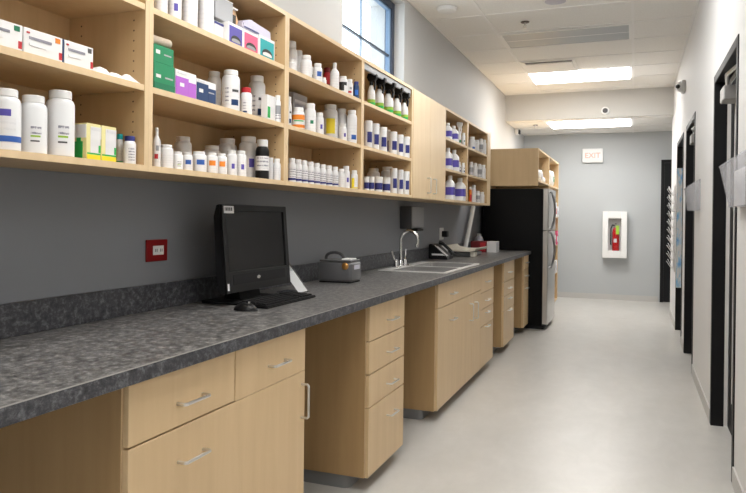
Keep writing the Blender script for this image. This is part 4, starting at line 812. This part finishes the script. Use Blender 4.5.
obj('small_sticker', lean(B(mx+.0122, my0+.006, mz0+.012, mx+.0128, my0+.018, mz0+.04)), 'card', pc)
obj('stand_neck', prism(bmesh.new(), [(mx-.03, zc0+.012), (mx-.11, zc0+.012), (mx-.09, mz0+.13), (mx-.062, mz0+.13)], 'y', 2.52, 2.69), 'black_soft', pc)
obj('stand_foot', B(mx-.165, 2.43, zc0, mx+.020, 2.78, zc0+.012, bev=.005, seg=2), 'black_soft', pc)
# keyboard
kb = thing('keyboard', (-1.452, 2.74, zc0), 'black computer keyboard on the counter in front of the computer', 'keyboard')
ky0, ky1, kx0, kx1 = 2.385, 2.83, -1.50, -1.36
KR = math.radians(-6)
bm = prism(bmesh.new(), [(kx0, zc0), (kx1, zc0), (kx1, zc0+.010), (kx0, zc0+.022)], 'y', ky0, ky1); bmesh.ops.bevel(bm, geom=bm.edges[:], offset=.004, segments=2, affect='EDGES')
rows_ = 5
kbp = obj('tray', bm, 'black', kb)
keys = bmesh.new()
for r_ in range(rows_):
    x = kx1-.016-r_*.0235; zt_ = zc0+.010+(kx1-x)/(kx1-kx0)*.012
    nkeys = 20
    for c_ in range(nkeys):
        if c_ in (14,): continue
        yk = ky0+.012+c_*(ky1-ky0-.024)/nkeys
        box(keys, x-.0195, yk, zt_-.001, x, yk+(ky1-ky0-.024)/nkeys-.003, zt_+.006)
kk = obj('keys', keys, 'black_soft', kb); kk['kind'] = 'stuff'
kb.rotation_euler = (0, 0, 0); 
ms = thing('computer_mouse', (-1.420, 2.318, zc0), 'black computer mouse at the near end of the keyboard', 'mouse')
def mouse_bm():
    bm = bmesh.new(); bmesh.ops.create_uvsphere(bm, u_segments=18, v_segments=10, radius=1)
    for v in bm.verts:
        v.co.x *= .052; v.co.y *= .031; v.co.z = max(0, v.co.z)*.030
    bm.transform(Matrix.Translation((-1.420, 2.318, zc0))); return bm
obj('shell', mouse_bm(), 'black', ms)
obj('wheel', lathe(bmesh.new(), [(.004, zc0+.028), (.004, zc0+.034)], 8, -1.405, 2.318), 'nickel', ms)
# tent card behind the computer
t = thing('display_stand', (-1.56, 2.98, zc0), 'grey and white tilted card stand just beyond the computer', 'stand')
bm = prism(bmesh.new(), [(-1.500, zc0), (-1.490, zc0), (-1.605, zc0+.140), (-1.611, zc0+.137)], 'y', 2.925, 3.03); obj('front_panel', bm, 'acrylic_clear', t)
obj('card', prism(bmesh.new(), [(-1.5015, zc0+.004), (-1.5035, zc0+.004), (-1.612, zc0+.133), (-1.610, zc0+.135)], 'y', 2.93, 3.025), 'card', t)
bm = prism(bmesh.new(), [(-1.500, zc0), (-1.500, zc0+.004), (-1.62, zc0+.004), (-1.62, zc0)], 'y', 2.925, 3.03); obj('foot_panel', bm, 'acrylic', t)
# grey label printer
t = thing('label_printer', (-1.57, 3.57, zc0), 'small grey box-shaped printer with a carry handle and gold badge on the counter', 'printer')
bm = B(-1.675, 3.50, zc0+.004, -1.468, 3.655, zc0+.118, bev=.018, seg=3); obj('housing', bm, 'mid_grey', t)
obj('base', B(-1.668, 3.507, zc0, -1.475, 3.648, zc0+.006), 'black_soft', t)
obj('lid', B(-1.670, 3.506, zc0+.1185, -1.474, 3.65, zc0+.127, bev=.004), 'mid_grey', t)
hp = []
for k in range(13):
    a = PI*k/12; hp.append((-1.605+.055*math.cos(a)*-1, 3.578, zc0+.126+.040*math.sin(a)**.7))
obj('handle', tube(bmesh.new(), hp, .0085, 10), 'dark_grey', t)
bm = lathe(bmesh.new(), [(.020, 0), (.020, .003), (.014, .007)], 20); bm.transform(Matrix.Translation((-1.505, 3.4995, zc0+.095)) @ Matrix.Rotation(PI/2, 4, 'X')); obj('badge', bm, 'gold', t)
obj('button_panel', B(-1.535, 3.515, zc0+.1272, -1.478, 3.60, zc0+.137, bev=.003), 'white', t)
obj('side_slot', B(-1.4685, 3.54, zc0+.075, -1.4665, 3.62, zc0+.10), 'lilac_grey', t)
# desk phone
t = thing('desk_phone', (-1.65, 6.02, zc0), 'black desk phone with white strips on its slope, on the counter beyond the sink', 'telephone')
bm = prism(bmesh.new(), [(-1.728, zc0), (-1.555, zc0), (-1.555, zc0+.018), (-1.695, zc0+.135), (-1.728, zc0+.135)], 'y', 5.92, 6.13); bmesh.ops.bevel(bm, geom=bm.edges[:], offset=.005, segments=2, affect='EDGES'); obj('body', bm, 'black', t)
def slope(u, o): return (-1.695+.14*u+.64*o, zc0+.135-.117*u+.77*o)
for y_, u0, u1 in ((5.935, .12, .92), (5.975, .2, .9)):
    p = [slope(u0, .0004), slope(u1, .0004), slope(u1, .004), slope(u0, .004)]
    obj('white_strip', prism(bmesh.new(), p, 'y', y_, y_+.017), 'white', t)
obj('handset', tube(bmesh.new(), [(*slope(.05, .02)[:1], 6.08, slope(.05, .02)[1]), (slope(.2, .035)[0], 6.08, slope(.2, .035)[1]), (slope(.8, .035)[0], 6.08, slope(.8, .035)[1]), (slope(.95, .02)[0], 6.08, slope(.95, .02)[1])], [.02, .014, .014, .02], 10), 'black', t)
bm = prism(bmesh.new(), [(-1.70, zc0+.0345), (-1.575, zc0+.0345), (-1.60, zc0+.05), (-1.70, zc0+.05)], 'y', 5.9185, 5.9198); obj('white_strip', bm, 'white', t)
# cream tray scale
t = thing('tray_scale', (-1.53, 6.75, zc0), 'cream weighing tray on a low grey base near the counter end', 'scale')
obj('base', B(-1.66, 6.55, zc0, -1.47, 6.98, zc0+.035, bev=.006), 'card_grey', t)
pr_ = [(-1.728, .105), (-1.70, .082), (-1.62, .066), (-1.50, .066), (-1.44, .070), (-1.415, .085), (-1.405, .083), (-1.42, .060), (-1.46, .050), (-1.62, .048), (-1.702, .062), (-1.732, .098)]
bm = prism(bmesh.new(), [(a, zc0+b) for a, b in pr_], 'y', 6.42, 6.98); bmesh.ops.bevel(bm, geom=[e_ for e_ in bm.edges if abs(e_.verts[0].co.y-e_.verts[1].co.y) < .001], offset=.003, segments=1, affect='EDGES'); obj('tray', bm, 'cream', t)
obj('support', B(-1.60, 6.65, zc0+.0345, -1.53, 6.9, zc0+.049), 'card_grey', t)
obj('foot', B(-1.475, 6.46, zc0, -1.425, 6.56, zc0+.048, bev=.008, seg=2), 'cream', t)
t = thing('paper_cup_stack', (-1.69, 6.33, zc0), 'small white bottle with round cap on the counter behind the phone', 'bottle')
obj('body', lathe(bmesh.new(), [(.036, zc0), (.038, zc0+.008), (.038, zc0+.085), (.026, zc0+.105), (.014, zc0+.112)], 18, -1.69, 6.30), 'white_gloss', t)
obj('cap', lathe(bmesh.new(), [(.018, zc0+.111), (.018, zc0+.13)], 14, -1.69, 6.30), 'lilac_grey', t); t.name = 'squat_bottle'
# leaning white tube
bm = tube(bmesh.new(), [(-1.705, 7.22, ZCT+.0168), (-1.705, 7.62, 1.415)], .024, 14); o = tag(obj('white_tube', bm, 'white'), 'long white tube leaning up to the end of the wall shelves', 'tube')
# boxes at counter end
carton('red_box', -1.51, 7.40, 7.60, zc0, .118, .17, 'dark_red', 'dark red box at the far end of the counter by the fridge', None, [('pale_patch', 'red', 's', .6, .95, .1, .9)])
carton('white_box', -1.405, 7.42, 7.60, zc0, .118, .10, 'card', 'white box beside the dark red box at the counter end', None, [('grey_side', 'card_grey', 'f', .05, .95, .05, .95)])
t = thing('plastic_jug', (-1.672, 7.78, zc0), 'translucent pale jug behind the red box at the counter end', 'jug')
obj('body', lathe(bmesh.new(), [(.05, zc0), (.055, zc0+.01), (.055, zc0+.11), (.045, zc0+.15), (.02, zc0+.175)], 20, -1.672, 7.78), 'lilac_grey', t); obj('cap', lathe(bmesh.new(), [(.024, zc0+.174), (.024, zc0+.195)], 16, -1.672, 7.78), 'white', t)

# ================================================================ LIGHT, WORLD, CAMERA
w = bpy.data.worlds.new('outdoor_sky'); sc.world = w; w.use_nodes = True
N = w.node_tree.nodes; L = w.node_tree.links; bg = N['Background']
bg.inputs[0].default_value = (.90, .96, 1., 1); bg.inputs[1].default_value = 4.5
cam = bpy.data.cameras.new('camera'); co = bpy.data.objects.new('camera', cam); COL.objects.link(co); sc.camera = co
f, yaw, pit, rol, h, cy = 681.56, .3662, -.0028, .0113, 1.2854, -27.4
fwd = Vector((-math.sin(yaw)*math.cos(pit), math.cos(yaw)*math.cos(pit), math.sin(pit))); right = Vector((math.cos(yaw), math.sin(yaw), 0)); up = right.cross(fwd)
r2 = right*math.cos(rol)+up*math.sin(rol); u2 = up*math.cos(rol)-right*math.sin(rol)
mw = Matrix((r2, u2, -fwd)).transposed().to_4x4(); mw.translation = (0, 0, h); co.matrix_world = mw
cam.sensor_fit = 'HORIZONTAL'; cam.sensor_width = 36; cam.lens = f*36/746; cam.shift_y = cy/746; cam.clip_start = .05
sc.view_settings.view_transform = 'Standard'; sc.view_settings.look = 'None'; sc.view_settings.exposure = 0.; sc.view_settings.gamma = 1.
sc.cycles.max_bounces = 10; sc.cycles.diffuse_bounces = 5; sc.cycles.transparent_max_bounces = 12
sc.cycles.use_denoising = True; sc.cycles.sample_clamp_indirect = 8
